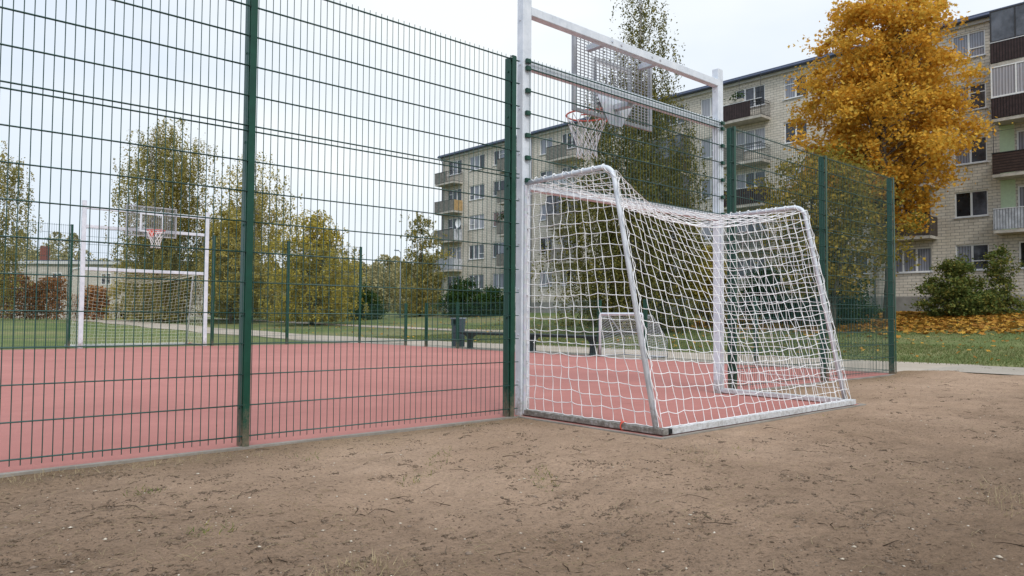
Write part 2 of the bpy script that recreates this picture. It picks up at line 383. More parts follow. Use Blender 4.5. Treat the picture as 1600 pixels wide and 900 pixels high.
def dirt_mat():
    t = NT('trampled_soil'); p = t.pos()
    sp = t.n('ShaderNodeSeparateXYZ'); t.l(p, sp.inputs[0])
    a = t.noise(p, 0.55, 5, 0.6); b = t.noise(p, 4.2, 6, 0.68); c = t.noise(p, 48, 4, 0.7); d = t.noise(p, 170, 2, 0.6)
    mpn = t.n('ShaderNodeMapping'); mpn.inputs['Rotation'].default_value = (0, 0, -0.35); mpn.inputs['Scale'].default_value = (0.35, 1.5, 1); t.l(p, mpn.inputs[0])
    s = t.noise(mpn.outputs[0], 2.2, 6, 0.7)
    col = t.ramp(a, [(0.28, (0.265, 0.186, 0.126)), (0.5, (0.325, 0.232, 0.163)), (0.72, (0.375, 0.272, 0.194))])
    # darker soil away from the court and to the left, paler along it
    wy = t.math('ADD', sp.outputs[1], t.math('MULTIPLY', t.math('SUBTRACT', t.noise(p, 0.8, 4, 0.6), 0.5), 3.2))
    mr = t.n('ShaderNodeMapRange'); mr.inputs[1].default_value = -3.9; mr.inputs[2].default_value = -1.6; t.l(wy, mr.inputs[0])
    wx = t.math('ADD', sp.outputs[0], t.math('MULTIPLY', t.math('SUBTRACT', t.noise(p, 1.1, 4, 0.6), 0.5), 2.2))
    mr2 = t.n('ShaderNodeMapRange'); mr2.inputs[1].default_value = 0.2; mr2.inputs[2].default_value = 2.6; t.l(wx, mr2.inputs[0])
    dry = t.math('MULTIPLY', t.math('ADD', t.math('MULTIPLY', mr2.outputs[0], 0.65), 0.35), t.math('ADD', t.math('MULTIPLY', mr.outputs[0], 0.8), 0.2))  # only a tone factor, higher is paler
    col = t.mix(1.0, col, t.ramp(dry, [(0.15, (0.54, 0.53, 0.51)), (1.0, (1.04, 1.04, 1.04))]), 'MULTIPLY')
    col = t.mix(0.8, col, t.ramp(b, [(0.28, (0.60, 0.58, 0.56)), (0.42, (0.95, 0.95, 0.95)), (0.7, (1.1, 1.1, 1.1))]), 'MULTIPLY')
    col = t.mix(0.4, col, t.ramp(s, [(0.33, (0.66, 0.65, 0.63)), (0.50, (1, 1, 1))]), 'MULTIPLY')
    e_ = t.noise(p, 95, 3, 0.75)
    col = t.mix(0.8, col, t.ramp(e_, [(0.30, (0.42, 0.40, 0.38)), (0.42, (0.97, 0.97, 0.97)), (0.66, (1.06, 1.06, 1.06)), (0.74, (1.5, 1.48, 1.45))]), 'MULTIPLY')
    col = t.mix(0.75, col, t.ramp(c, [(0.30, (0.50, 0.48, 0.46)), (0.45, (0.95, 0.95, 0.95)), (0.72, (1.22, 1.2, 1.18))]), 'MULTIPLY')
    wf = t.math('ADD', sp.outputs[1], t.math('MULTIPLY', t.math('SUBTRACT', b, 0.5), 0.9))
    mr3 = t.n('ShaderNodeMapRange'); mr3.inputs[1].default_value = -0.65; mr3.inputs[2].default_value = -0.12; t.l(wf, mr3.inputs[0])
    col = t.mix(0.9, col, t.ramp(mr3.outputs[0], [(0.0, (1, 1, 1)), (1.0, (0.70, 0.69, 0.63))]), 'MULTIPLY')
    col = t.mix(0.5, col, t.ramp(d, [(0.3, (0.7, 0.7, 0.7)), (0.7, (1.25, 1.25, 1.25))]), 'MULTIPLY')
    mpf = t.n('ShaderNodeMapping'); mpf.inputs['Rotation'].default_value = (0, 0, 0.6); mpf.inputs['Scale'].default_value = (1.0, 1.7, 1); t.l(p, mpf.inputs[0])
    f_ = t.noise(mpf.outputs[0], 15, 9, 0.82); g_ = t.noise(p, 1.3, 3, 0.6)
    fk = t.math('ADD', f_, t.math('MULTIPLY', t.math('SUBTRACT', g_, 0.5), 0.30))
    col = t.mix(0.9, col, t.ramp(fk, [(0.30, (0.36, 0.34, 0.32)), (0.41, (0.93, 0.93, 0.93)), (0.60, (1.04, 1.04, 1.04)), (0.72, (1.22, 1.20, 1.17))]), 'MULTIPLY')
    col = t.mix(1.0, col, (1.22, 1.19, 1.17), 'MULTIPLY')
    h = t.math('ADD', t.math('MULTIPLY', f_, 0.8), t.math('MULTIPLY', b, 0.5))
    h = t.math('ADD', h, t.math('ADD', t.math('MULTIPLY', c, 0.7), t.math('MULTIPLY', e_, 0.45)))
    t.bsdf(col, 0.97, 0, 0.1, bump=h, bump_s=0.9, bump_d=0.02); return t.m
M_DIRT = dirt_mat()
def lawn_mat():
    t = NT('lawn_turf'); p = t.pos(); a = t.noise(p, 0.16, 5, 0.65); b = t.noise(p, 3.0, 5, 0.7); c = t.noise(p, 26, 3, 0.7)
    col = t.ramp(a, [(0.30, (0.105, 0.150, 0.050)), (0.46, (0.155, 0.195, 0.072)), (0.60, (0.235, 0.23, 0.108)), (0.72, (0.29, 0.25, 0.145))])
    col = t.mix(0.7, col, t.ramp(b, [(0.3, (0.68, 0.70, 0.66)), (0.7, (1.2, 1.18, 1.15))]), 'MULTIPLY')
    col = t.mix(0.7, col, t.ramp(c, [(0.3, (0.6, 0.62, 0.55)), (0.7, (1.25, 1.22, 1.2))]), 'MULTIPLY')
    t.bsdf(col, 0.95, 0, 0.15, bump=c, bump_s=0.8, bump_d=0.05); return t.m
M_LAWN = lawn_mat()

# ------------------------------------------------------------------ terrain
TA, TB, TC, TD, TE = 1.976, 4.296, 7.815, 10.135, 12.456       # posts of the near goal-line fence
XS, LY = 12.566, 16.64                                         # side line, far goal line
def sstep(a, b, x):
    t = min(1, max(0, (x-a)/(b-a))); return t*t*(3-2*t)
def ground_z(x, y):
    z = 0.0
    if x > 17.0: z += 1.27 * min(1.0, (x-17.0)/23.0)**1.6
    if y > 24: z += 0.48 * sstep(24, 66, y) * (1 - 0.7*sstep(20, 36, x))
    return z
def axis(segs):
    out = []
    for a, b, st in segs:
        n = max(1, int(round((b-a)/st))); out += [a + (b-a)*i/n for i in range(n)]
    out.append(segs[-1][1]); return out
def sheet(name, xs, ys, zf, mat, skip=None):
    mb = MB(); nx = len(xs)
    mb.v = [(x, y, zf(x, y)) for y in ys for x in xs]
    for j in range(len(ys)-1):
        for i in range(nx-1):
            if skip and skip(0.5*(xs[i]+xs[i+1]), 0.5*(ys[j]+ys[j+1])): continue
            k = j*nx+i; mb.f.append((k, k+1, k+nx+1, k+nx)); mb.sm.append(True)
    return mb.build(name, mat)
def inside_court(x, y): return (-0.35 < x < XS-0.1 and 0.2 < y < LY-0.1) or (4.6 < x < 7.4 and -1.35 < y < 0.3)
lz = lambda x, y: ground_z(x, y) - 0.06
o = sheet('lawn', axis([(-900, -60, 120), (-60, 12, 4), (12, 50, 1.0), (50, 100, 10), (100, 900, 160)]),
          axis([(-900, -60, 120), (-60, -8, 4), (-8, 70, 1.5), (70, 130, 6), (130, 900, 110)]), lz, M_LAWN, lambda x, y: -9 < x < 12 and -7 < y < 16)
tag(o, 'green lawn rising gently to the apartment block', 'lawn', kind='structure')
# trampled soil: fine mesh close to the camera
_nt = RNG.random((6, 4))
def soil_z(x, y):
    z = -0.012
    n = 0.0
    for k in range(6):
        fx, fy, ph, w = _nt[k]
        fr = 0.5 * 1.75**k
        n += math.sin((fx*2-1)*fr*6*x + (fy*2-1)*fr*6*y + ph*40 + 1.7*math.sin(fr*y*1.3+w*9)) * 0.009 / 1.5**k
    n += 0.0028*math.sin(31*x+17*y+2*math.sin(9*y))*math.sin(37*y-13*x+2*math.sin(11*x)) + 0.0020*math.sin(67*x-41*y)*math.sin(59*y+35*x)
    z += n * min(1.0, max(0.25, (-y+0.1)/0.8))
    d = -y - 0.06
    if y < 0.2 and not (4.3 < x < 7.9): z += 0.022*math.exp(-(max(0, d)-0.30)**2/0.02)*(0.6+0.4*math.sin(x*2.3))
    if x > 12.2: z += 0.05*math.exp(-((x-13.0)**2)/0.35)*math.exp(-((y+0.35)**2)/0.4)
    if 4.2 < x < 8.0 and y > -1.75: z = -0.008 + 0.12*n
    return z
xs_f = axis([(-30, -6, 1.2), (-6, 0.4, 0.12), (0.4, 6.6, 0.035), (6.6, 13.95, 0.08)])
ys_f = axis([(-40, -9, 1.2), (-9, -5.0, 0.25), (-5.0, -0.9, 0.035), (-0.9, 0.10, 0.04)])
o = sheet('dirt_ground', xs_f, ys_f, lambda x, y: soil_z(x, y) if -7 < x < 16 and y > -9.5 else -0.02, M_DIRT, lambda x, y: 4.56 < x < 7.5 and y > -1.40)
tag(o, 'trampled brown soil with crumbs and twigs in front of the court', 'soil', kind='structure')
# soil strip outside the court's left and along the right side line
mb = MB(); mb.box(12.642, 13.5, 0.10, 22, -0.15, -0.012)
tag(mb.build('paved_strip', M_PAVE), 'grey paved strip along the side line under the benches', 'paving', kind='structure')
def strip(name, xa, xb, ys, mat, lift, wob=0.25):
    mb = MB()
    for i in range(len(ys)-1):
        n = len(mb.v)
        for y in (ys[i], ys[i+1]):
            a = xa + wob*math.sin(y*0.7+xa); b = xb + wob*math.sin(y*0.53+2)
            mb.v += [(a, y, ground_z(a, y)+lift), (0.5*(a+b), y, ground_z(0.5*(a+b), y)+lift+0.004), (b, y, ground_z(b, y)+lift)]
        mb.f += [(n, n+1, n+4, n+3), (n+1, n+2, n+5, n+4)]; mb.sm += [True, True]
    return mb.build(name, mat)
o = strip('gravel_path', 13.4, 17.0, axis([(0.12, 70, 0.7)]), M_PATH, -0.04)
tag(o, 'sandy gravel path running past the court', 'path', kind='structure')
o = strip('tarmac_path', 13.9, 16.2, axis([(-40, 0.14, 0.7)]), M_PAVE, -0.002, 0.03)
tag(o, 'grey path running off to the right past the court corner', 'path', kind='structure')
o = strip('far_path', 24.0, 25.3, axis([(22, 90, 1.0)]), M_PATH, -0.035, 0.1)
tag(o, 'thin pale path across the far lawn', 'path', kind='structure')

# court surface
mb = MB()
mb.box(-0.46, XS, 0.02, LY, -0.08, 0.0)
mb.box(4.40, 7.72, -1.50, 0.018, -0.08, -0.001)
tag(mb.build('court', M_COURT), 'red rubber surface of the sports court', 'court', kind='structure')
mb = MB()
kb = 0.055
mb.box(-0.46, 4.34, 0.02-kb, 0.018, -0.12, 0.003)
mb.box(4.365, 4.398, -1.53, 0.018, -0.12, 0.002)
mb.box(4.40, 7.72, -1.535, -1.502, -0.12, 0.003)
mb.box(7.722, 7.755, -1.53, 0.018, -0.12, 0.002)
mb.box(7.78, XS, 0.02-kb, 0.018, -0.12, 0.003)
mb.box(XS+0.002, XS+0.07, 0.02-kb, LY+0.06, -0.12, 0.003)
mb.box(-0.46, XS, LY+0.002, LY+0.06, -0.12, 0.003)
mb.box(-0.52, -0.462, -0.03, LY+0.06, -0.12, 0.003)
tag(mb.build('court_kerb', M_KERB), 'narrow grey concrete kerb edging the red court', 'kerb', kind='structure')

# ------------------------------------------------------------------ mesh fences
H_LOW = [0.07 + 0.2*i for i in range(11)]                # lower panel horizontals 0.07..2.07
H_UP = [2.105 + 0.2*i for i in range(6)]                 # upper panel horizontals 2.105..3.105
def mesh_mb(w, zs, spacing=0.05, x0=0.0, tip=0.035, side=1):
    """welded double-wire panel in the XZ plane (y = 0), from x0 to x0 + w"""
    mb = MB(); n = int(round(w/spacing)); off = (w - n*spacing)/2 + spacing/2
    for i in range(n):
        x = x0 + off + i*spacing
        mb.tube([(x, 0, zs[0]-tip), (x, 0, zs[-1]+tip)], 0.0028, 4, False)
    for z in zs:
        for yy in (-0.0068, 0.0068):
            mb.tube([(x0, yy, z), (x0+w, yy, z)], 0.0036, 5, True)
    return mb
POST_T = MB(); POST_T.bevbox(-0.021, 0.021, 0.012, 0.088, -0.15, 3.125, 0.003)
POST_C = MB(); POST_C.bevbox(-0.0225, 0.0225, -0.018, -0.0105, -0.15, 3.135, 0.002)
POST_C.bevbox(-0.0225, 0.0225, -0.0104, 0.0115, 3.127, 3.135, 0.002)
for zz in (0.25, 0.85, 1.45, 2.0, 2.6, 3.0): POST_C.tube([(-0.021-0.008, 0.045, zz), (-0.0215, 0.045, zz)], 0.009, 6)
FENCE_CACHE = {}
def shared(name, key, mbf, mat, parent, loc, rz=0.0):
    if key not in FENCE_CACHE:
        o = mbf().build(name, mat, parent, loc); FENCE_CACHE[key] = o.data
    else:
        o = bpy.data.objects.new(name, FENCE_CACHE[key]); COL.objects.link(o); o.parent = parent; o.location = loc
    o.rotation_euler = (0, 0, rz); return o
def fence_post(parent, x, y=0.0):
    p = shared('post', 'post', lambda: POST_T, M_GREEN, parent, (x, y, 0))
    shared('cover_bar', 'cover', lambda: POST_C, M_GREEN, p, (0, 0, 0))
    return p
def tall_fence(root, posts, bays, xoff):
    for x in posts: fence_post(root, x - xoff)
    for a, b in bays:
        w = round(b-a, 3)
        shared('mesh_panel', ('low', w), lambda: mesh_mb(w, H_LOW), M_WIRE, root, (a-xoff, 0, 0))
        shared('mesh_panel', ('up', w), lambda: mesh_mb(w, H_UP, tip=0.03), M_WIRE, root, (a-xoff, 0, 0))
PB = TB - TA
nf = empty('mesh_fence', (TA, 0, 0))
tag(nf, 'tall green welded wire fence left of the big white goal, nearest the camera', 'fence', 'green wire fences round the court')
tall_fence(nf, [TA-PB, TA, TB], [(TA-PB, TA), (TA, TB)], TA)
shared('mesh_panel', ('lowend', 1), lambda: mesh_mb(0.075, H_LOW), M_WIRE, nf, (TB-TA, 0, 0))
shared('mesh_panel', ('upend', 1), lambda: mesh_mb(0.075, H_UP, tip=0.03), M_WIRE, nf, (TB-TA, 0, 0))
nr = empty('mesh_fence', (TC, 0, 0))
tag(nr, 'tall green wire fence right of the big white goal ending at the court corner', 'fence', 'green wire fences round the court')
tall_fence(nr, [TC, TD, TE], [(TC, TD), (TD, TE)], TC)
shared('mesh_panel', ('lowend', 2), lambda: mesh_mb(0.10, H_LOW), M_WIRE, nr, (-0.10, 0, 0))
shared('mesh_panel', ('upend', 2), lambda: mesh_mb(0.10, H_UP, tip=0.03), M_WIRE, nr, (-0.10, 0, 0))
fl = empty('mesh_fence', (4.25, LY, 0), PI)
tag(fl, 'tall green wire fence at the far end left of the far goal', 'fence', 'green wire fences round the court')
for x in (0.0, PB): fence_post(fl, x)
shared('mesh_panel', ('low', round(PB, 3)), lambda: mesh_mb(PB, H_LOW), M_WIRE, fl, (0, 0, 0))
shared('mesh_panel', ('up', round(PB, 3)), lambda: mesh_mb(PB, H_UP, tip=0.03), M_WIRE, fl, (0, 0, 0))
fr = empty('mesh_fence', (12.53, LY, 0), PI)
tag(fr, 'tall green wire fence right of the far goal, before the golden trees', 'fence', 'green wire fences round the court')
for x in (0.0, 2.5, 4.72): fence_post(fr, x)
for a, b in ((0, 2.5), (2.5, 4.72)):
    w = round(b-a, 3)
    shared('mesh_panel', ('low', w), lambda: mesh_mb(w, H_LOW), M_WIRE, fr, (a, 0, 0))
    shared('mesh_panel', ('up', w), lambda: mesh_mb(w, H_UP, tip=0.03), M_WIRE, fr, (a, 0, 0))
# low side fence along x = XS: posts 1.25 m
LP_T = MB(); LP_T.bevbox(0.0, 0.06, -0.03, 0.03, -0.12, 1.262, 0.003)
LP_C = MB(); LP_C.bevbox(-0.016, -0.009, -0.03, 0.03, -0.12, 1.268, 0.002)
LOWZ = [0.05 + 0.2*i for i in range(6)] + [1.235]
def low_mesh(w):
    m = mesh_mb(w, LOWZ); m.v = [(-y, x, z) for (x, y, z) in m.v]; return m
def low_fence(label, ys, bays):
    r = empty('side_fence', (XS+0.035, ys[0], 0))
    tag(r, label, 'fence', 'low green fences along the side line')
    for y in ys:
        p = shared('post', 'lpost', lambda: LP_T, M_GREEN, r, (0, y-ys[0], 0))
        shared('cover_bar', 'lcover', lambda: LP_C, M_GREEN, p, (0, 0, 0))
    for a, b in bays:
        w = round(b-a, 3)
        shared('mesh_panel', ('lowside', w), lambda: low_mesh(w), M_WIRE, r, (0, a-ys[0], 0))
low_fence('low green side fence between the far corner and the court entrance gap', [14.08], [(14.08, 16.6)])
low_fence('low green side fence in front of the two dark benches and the bin', [6.36, 8.95, 11.54, 13.02], [(6.36, 8.95), (8.95, 11.54), (11.54, 13.02)])
low_fence('low green side fence from the small white goal to the near corner post', [0.12, 2.52, 5.08], [(0.12, 2.52), (2.52, 5.08)])

# ------------------------------------------------------------------ goals
GX0, GX1 = 4.416, 7.60           # outer faces of the posts
def net_grid(P, nu, nv, jit=0.010, r=0.0026, skip_edges=False, sub=3, wave=0.010, seed=0):
    """P(u, v) -> Vector, cords along both directions with knots that wander a little"""
    rg = random.Random(seed)
    K = {}
    for i in range(nu+1):
        for j in range(nv+1):
            p = Vector(P(i/nu, j/nv))
            e = (i in (0, nu)) or (j in (0, nv))
            a = jit*(0.12 if e else 1.0)
            K[i, j] = p + Vector((rg.uniform(-a, a), rg.uniform(-a, a), rg.uniform(-a, a)))
    mb = MB()
    def cord(keys, ph):
        pts = []
        for q in range(len(keys)-1):
            a, b = K[keys[q]], K[keys[q+1]]
            s = wave * (1 if (q+ph) % 2 else -1) * rg.uniform(0.2, 1.2)
            d = (b-a); sd = Vector((-d.y, d.x, 0)) if abs(d.z) < 0.7*d.length else Vector((d.z, d.z*0.5, 0))
            if sd.length > 1e-6: sd = sd.normalized()
            for m in range(sub):
                t = m/sub; w = math.sin(PI*t)
                pts.append(a + d*t + sd*s*w + Vector((0, 0, -abs(s)*w*0.5)))
        pts.append(K[keys[-1]])
        mb.tube(pts, r, 4, False)
    for i in range(nu+1): cord([(i, j) for j in range(nv+1)], i)
    for j in range(nv+1): cord([(i, j) for i in range(nu+1)], j)
    return mb
def make_goal():
    root = empty('sports_goal', (0.5*(GX0+GX1), 0, 0))
    ox = root.location.x
    S = lambda mb: mb
    def part(mb, name, mat, par=root):
        # geometry is written in world coordinates: shift to the goal's base
        mb.v = [(x-ox, y, z) for (x, y, z) in mb.v]; return mb.build(name, mat, par)
    pw, pd = 0.104, 0.088
    for (a, b) in ((GX0, GX0+pw), (GX1-pw, GX1)):
        m = MB(); m.bevbox(a, b, 0.004, pd, -0.1, 3.765, 0.006)
        po = part(m, 'post', M_WHITE)
        for i in range(13):
            z = 0.18 + i*0.145
            m = MB(); m.tube([(a+pw*0.62, 0.004, z), (a+pw*0.62, -0.012, z)], 0.008, 6); part(m, 'net_hook', M_STEEL, po)
        for i in range(9):
            m = MB(); m.tube([(a+0.001, 0.046, 0.3+i*0.4), (a-0.007, 0.046, 0.3+i*0.4)], 0.008, 6); part(m, 'bolt', M_STEEL, po)
        m = MB(); m.bevbox(a+0.016, a+0.046, -0.013, 0.0035, 0.02, 2.02, 0.002); part(m, 'net_track', M_STEEL, po)
    m = MB(); m.bevbox(GX0+pw, GX1-pw, 0.006, pd-0.004, 1.985, 2.068, 0.006); part(m, 'crossbar', M_WHITE)
    m = MB(); m.bevbox(GX0+pw, GX1-pw, 0.010, 0.086, 3.075, 3.155, 0.005); part(m, 'beam', M_WHITE)
    m = MB(); m.bevbox(GX0+pw, GX1-pw, 0.006, 0.086, 3.558, 3.640, 0.005); bm = part(m, 'beam', M_WHITE)
    for xx in (5.62, 5.76, 6.26, 6.40):
        m = MB(); m.tube([(xx, 0.006, 3.60), (xx, -0.004, 3.60)], 0.011, 6); part(m, 'bolt', M_STEEL, bm)
    # wire panel above the crossbar
    zs = [2.06 + 0.2*i for i in range(6)] + [3.125]
    m = mesh_mb(GX1-GX0-0.06, zs, x0=GX0+0.03, tip=0.03); m.v = [(x, y-0.016, z) for (x, y, z) in m.v]; part(m, 'mesh_panel', M_WIRE)
    for xx in (GX0+0.045, GX1-0.045):
        for z in zs:
            m = MB(); m.bevbox(xx-0.022, xx+0.022, -0.030, 0.0, z-0.02, z+0.02, 0.004); part(m, 'clamp', M_GREEN)
    # backboard on two arms, towards the court
    yb = 0.30; bx0, bx1, bz0, bz1 = 5.375, 6.642, 2.93, 3.735
    bb = MB()
    for (a, b, c, d) in ((bx0, bx1, bz0, bz0+0.035), (bx0, bx1, bz1-0.035, bz1), (bx0, bx0+0.035, bz0+0.035, bz1-0.035), (bx1-0.035, bx1, bz0+0.035, bz1-0.035)):
        bb.box(a, b, yb, yb+0.03, c, d)
    n = 22
    for i in range(1, n):
        xx = bx0 + (bx1-bx0)*i/n; bb.box(xx-0.0028, xx+0.0028, yb+0.009, yb+0.019, bz0+0.036, bz1-0.036)
    n = 26
    for i in range(1, n):
        zz = bz0 + (bz1-bz0)*i/n; bb.box(bx0+0.036, bx1-0.036, yb+0.010, yb+0.018, zz-0.0028, zz+0.0028)
    bo = part(bb, 'backboard', M_GRATE)
    cx = 0.5*(bx0+bx1); tz0, tz1 = 3.10, 3.56
    t = MB()
    for (a, b, c, d) in ((cx-0.30, cx+0.30, tz1-0.05, tz1), (cx-0.30, cx-0.25, tz0, tz1-0.05), (cx+0.25, cx+0.30, tz0, tz1-0.05), (cx-0.30, cx+0.30, tz0-0.05, tz0)):
        t.box(a, b, yb+0.031, yb+0.038, c, d)
    part(t, 'target_frame', M_WHITE, bo)
    for xx in (cx-0.42, cx+0.42):
        m = MB(); m.bevbox(xx-0.03, xx+0.03, 0.088, yb-0.001, 3.57, 3.63, 0.004); part(m, 'support_arm', M_STEEL, bo)
    m = MB(); m.bevbox(cx-0.04, cx+0.04, 0.09, yb-0.02, 3.04, 3.10, 0.004); part(m, 'support_arm', M_STEEL, bo)
    m = MB()                                                     # triangular gusset plate behind the hoop
    for yy in (yb-0.012, yb-0.004):
        m.poly([(cx-0.30, yy, 3.16), (cx+0.30, yy, 3.16), (cx+0.10, yy, 2.88), (cx-0.10, yy, 2.88)])
    e = [(cx-0.30, 3.16), (cx+0.30, 3.16), (cx+0.10, 2.88), (cx-0.10, 2.88)]
    for i in range(4):
        a, b = e[i], e[(i+1) % 4]; m.quad((a[0], yb-0.012, a[1]), (b[0], yb-0.012, b[1]), (b[0], yb-0.004, b[1]), (a[0], yb-0.004, a[1]))
    part(m, 'gusset_plate', M_STEEL, bo)
    # hoop
    hy = yb + 0.40; R = 0.225; hz = 3.07
    m = MB()
    m.tube([(cx+R*math.cos(a), hy+R*math.sin(a), hz) for a in np.linspace(0, 2*PI, 37)], 0.009, 6, False)
    m.tube([(cx+R*math.cos(a), hy+R*math.sin(a), hz-0.05) for a in np.linspace(PI*1.15, 2*PI*0.925, 14)], 0.007, 6, False)
    m.box(cx-0.07, cx+0.07, yb+0.04, yb+0.048, hz-0.14, hz+0.03)
    for sx in (-1, 1):
        m.tube([(cx+sx*0.06, yb+0.045, hz), (cx+sx*0.13, hy-R*0.8, hz)], 0.010, 6)
        m.tube([(cx+sx*0.05, yb+0.045, hz-0.12), (cx+sx*0.10, hy-R*0.85, hz-0.05)], 0.008, 6)
    ho = part(m, 'hoop', M_RED)
    m = MB(); NC = 12
    prof = [(0.0, 0.222), (0.10, 0.195), (0.19, 0.155), (0.27, 0.125), (0.34, 0.108), (0.40, 0.110), (0.45, 0.118)]
    for k in range(NC):
        for sgn in (1, -1):
            pts = [(cx+r*math.cos(2*PI*(k+sgn*i*0.5)/NC), hy+r*math.sin(2*PI*(k+sgn*i*0.5)/NC), hz-0.012-d) for i, (d, r) in enumerate(prof)]
            m.tube(pts, 0.0048, 4, False)
    part(m, 'hoop_net', M_CORD, ho)
    # ground rails and tubes that carry the net, outside the court
    yr = -1.46
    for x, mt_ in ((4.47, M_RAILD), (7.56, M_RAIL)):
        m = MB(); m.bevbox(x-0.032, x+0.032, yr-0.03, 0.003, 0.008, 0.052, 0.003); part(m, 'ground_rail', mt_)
    m = MB(); m.bevbox(4.545, 7.60, yr-0.035, yr+0.03, 0.006, 0.055, 0.003); m.bevbox(4.50, 4.545, yr-0.006, yr+0.028, 0.008, 0.053, 0.002); part(m, 'ground_rail', M_RAIL)
    m = MB(); m.box(4.5035, 4.541, yr-0.034, yr-0.0065, 0.014, 0.046); part(m, 'open_rail_end', M_BLACK)
    yt = -0.98; zt = 2.052
    for x in (4.47, 7.56):
        m = MB()
        pts = [(x, 0.0, zt-0.012), (x, yt+0.12, zt)]
        A0 = Vector((x, yt+0.12, zt)); tip = Vector((x, yt, zt)); down = (Vector((x, -1.40, 0.055)) - tip).normalized()
        B0 = tip + down*0.12
        for i in range(1, 7):
            q = i/7; pts.append(tuple(A0*(1-q)**2 + tip*2*q*(1-q) + B0*q*q))
        pts += [tuple(B0), (x, -1.40, 0.05)]
        m.tube(pts, 0.021, 10); part(m, 'net_tube', M_WHITE)
    # net: two sides, back, roof
    xa, xb = 4.47, 7.56
    yfr = lambda z: yt - 0.02 + (-1.42 - yt) * (1 - z/zt)                  # back line of the sloping tubes
    def side(x, sg):
        def P(u, v):                      # u along depth (front to back), v down
            z = (zt-0.012-0.033*u**6)*(1-v) + 0.06*v
            y = -0.012 + (yfr(z)+0.012)*u
            s = math.sin(PI*u)*math.sin(PI*v)
            return (x + sg*0.05*s, y, z - 0.03*math.sin(PI*u)*(1-v)*0.5)
        return P
    sag = lambda u: 1 - (2*abs(u-0.5))**1.7
    def back(u, v):
        top = zt - 0.045 - 0.28*sag(u); z = top*(1-v) + 0.06*v
        y = yfr(zt*(1-v)) - 0.022 + 0.30*sag(u)*(1-v)**1.4
        y -= 0.03*math.sin(PI*u)*math.sin(PI*v)
        return (xa + (xb-xa)*u, y, z)
    def roof(u, v):
        b = Vector(back(u, 0)); f = Vector((xa + (xb-xa)*u, -0.01, 2.035))
        p = f.lerp(b, v); p.z -= 0.05*math.sin(PI*v)*math.sin(PI*u); return p
    allm = MB()
    for k, (P, nu, nv) in enumerate(((side(xa, -0.3), 13, 20), (side(xb, 0.3), 13, 20), (back, 29, 20), (roof, 29, 9))):
        g = net_grid(P, nu, nv, jit=0.010, r=0.0030, seed=20+k, wave=0.010)
        n = len(allm.v); allm.v += g.v; allm.f += [tuple(n+i for i in f) for f in g.f]; allm.sm += g.sm
    rg = random.Random(3)
    # border ropes lashed round the tubes, and loops hanging from hooks
    for x in (xa, xb):
        pts = []
        L = [(x, -0.02, zt-0.004)] + [(x, yt*q, zt+0.004) for q in (0.3, 0.6, 0.9)] + [(x, yfr(z)-0.02, z) for z in (1.95, 1.5, 1.0, 0.5, 0.07)]
        for i in range(len(L)-1):
            for q in range(14):
                t = q/14; p = Vector(L[i]).lerp(Vector(L[i+1]), t); an = (i*14+q)*0.9
                pts.append(p + Vector((math.cos(an), 0.3*math.sin(an), 0.8*math.sin(an)))*0.024)
        allm.tube(pts, 0.0035, 4, False)
        for q in range(8):
            yq = -0.12 - q*0.11
            allm.tube([(x+0.024*math.cos(a), yq, zt+0.024*math.sin(a)) for a in np.linspace(0, 2*PI, 9)], 0.0042, 4, False)
    for z in (0.75, 1.3):
        allm.tube([(GX0+pw, -0.014, z), (GX0+pw+0.035, -0.02, z-0.03), (GX0+pw+0.045, -0.02, z-0.09), (GX0+pw+0.02, -0.016, z-0.12)], 0.0028, 4, False)
    part(allm, 'net', M_CORD)
    m = MB()
    m.tube([(4.47+0.045*math.cos(a), -1.10, 0.032+0.032*math.sin(a)) for a in np.linspace(0, 2*PI, 13)], 0.006, 5, False)
    m.tube([(4.43, -1.10, 0.055), (4.42, -1.12, 0.085), (4.40, -1.13, 0.07)], 0.004, 4); part(m, 'red_tie', M_RED)
    return root
goal = make_goal()
tag(goal, 'big near white goal with a slack white net and the back of a hoop board', 'goal', 'tall combined football and basketball goals')
goal2 = copy_tree(goal)
goal2.location = (6.045, LY, 0); goal2.rotation_euler = (0, 0, PI)
tag(goal2, 'far white sports goal across the red court, its hoop facing us', 'goal', 'tall combined football and basketball goals')
for ch in children(goal2):
    if ch.name.startswith('net') and ch.name.split('.')[0] == 'net':
        ch.data = ch.data.copy(); ch.data.materials[0] = M_CORD_FAR

# small goal in the side fence
mg = empty('mini_goal', (XS+0.03, 5.72, 0))
tag(mg, 'small white goal with a fine net set into the low side fence', 'small goal')
m = MB(); hw, gh = 0.60, 0.95
pts = [(0, hw, -0.02), (0, hw, gh-0.05)]
for i in range(1, 6): a = PI/2*i/5; pts.append((0, hw-0.05+0.05*math.cos(a), gh-0.05+0.05*math.sin(a)))
for i in range(0, 6): a = PI/2*i/5; pts.append((0, -hw+0.05-0.05*math.sin(a), gh-0.05+0.05*math.cos(a)))
pts += [(0, -hw, -0.02)]
m.tube(pts, 0.028, 8); m.build('mouth_frame', M_WHITE, mg)
for sy in (1, -1):
    m = MB(); m.tube([(0, sy*hw, gh-0.03), (0.30, sy*hw, gh-0.03), (0.85, sy*hw, 0.38), (0.85, sy*hw, 0.02), (0, sy*hw, 0.02)], 0.014, 6); m.build('side_frame', M_STEEL, mg)
m = MB(); m.tube([(0.85, -hw, 0.02), (0.85, hw, 0.02)], 0.014, 6); m.build('back_bar', M_STEEL, mg)
allm = MB()
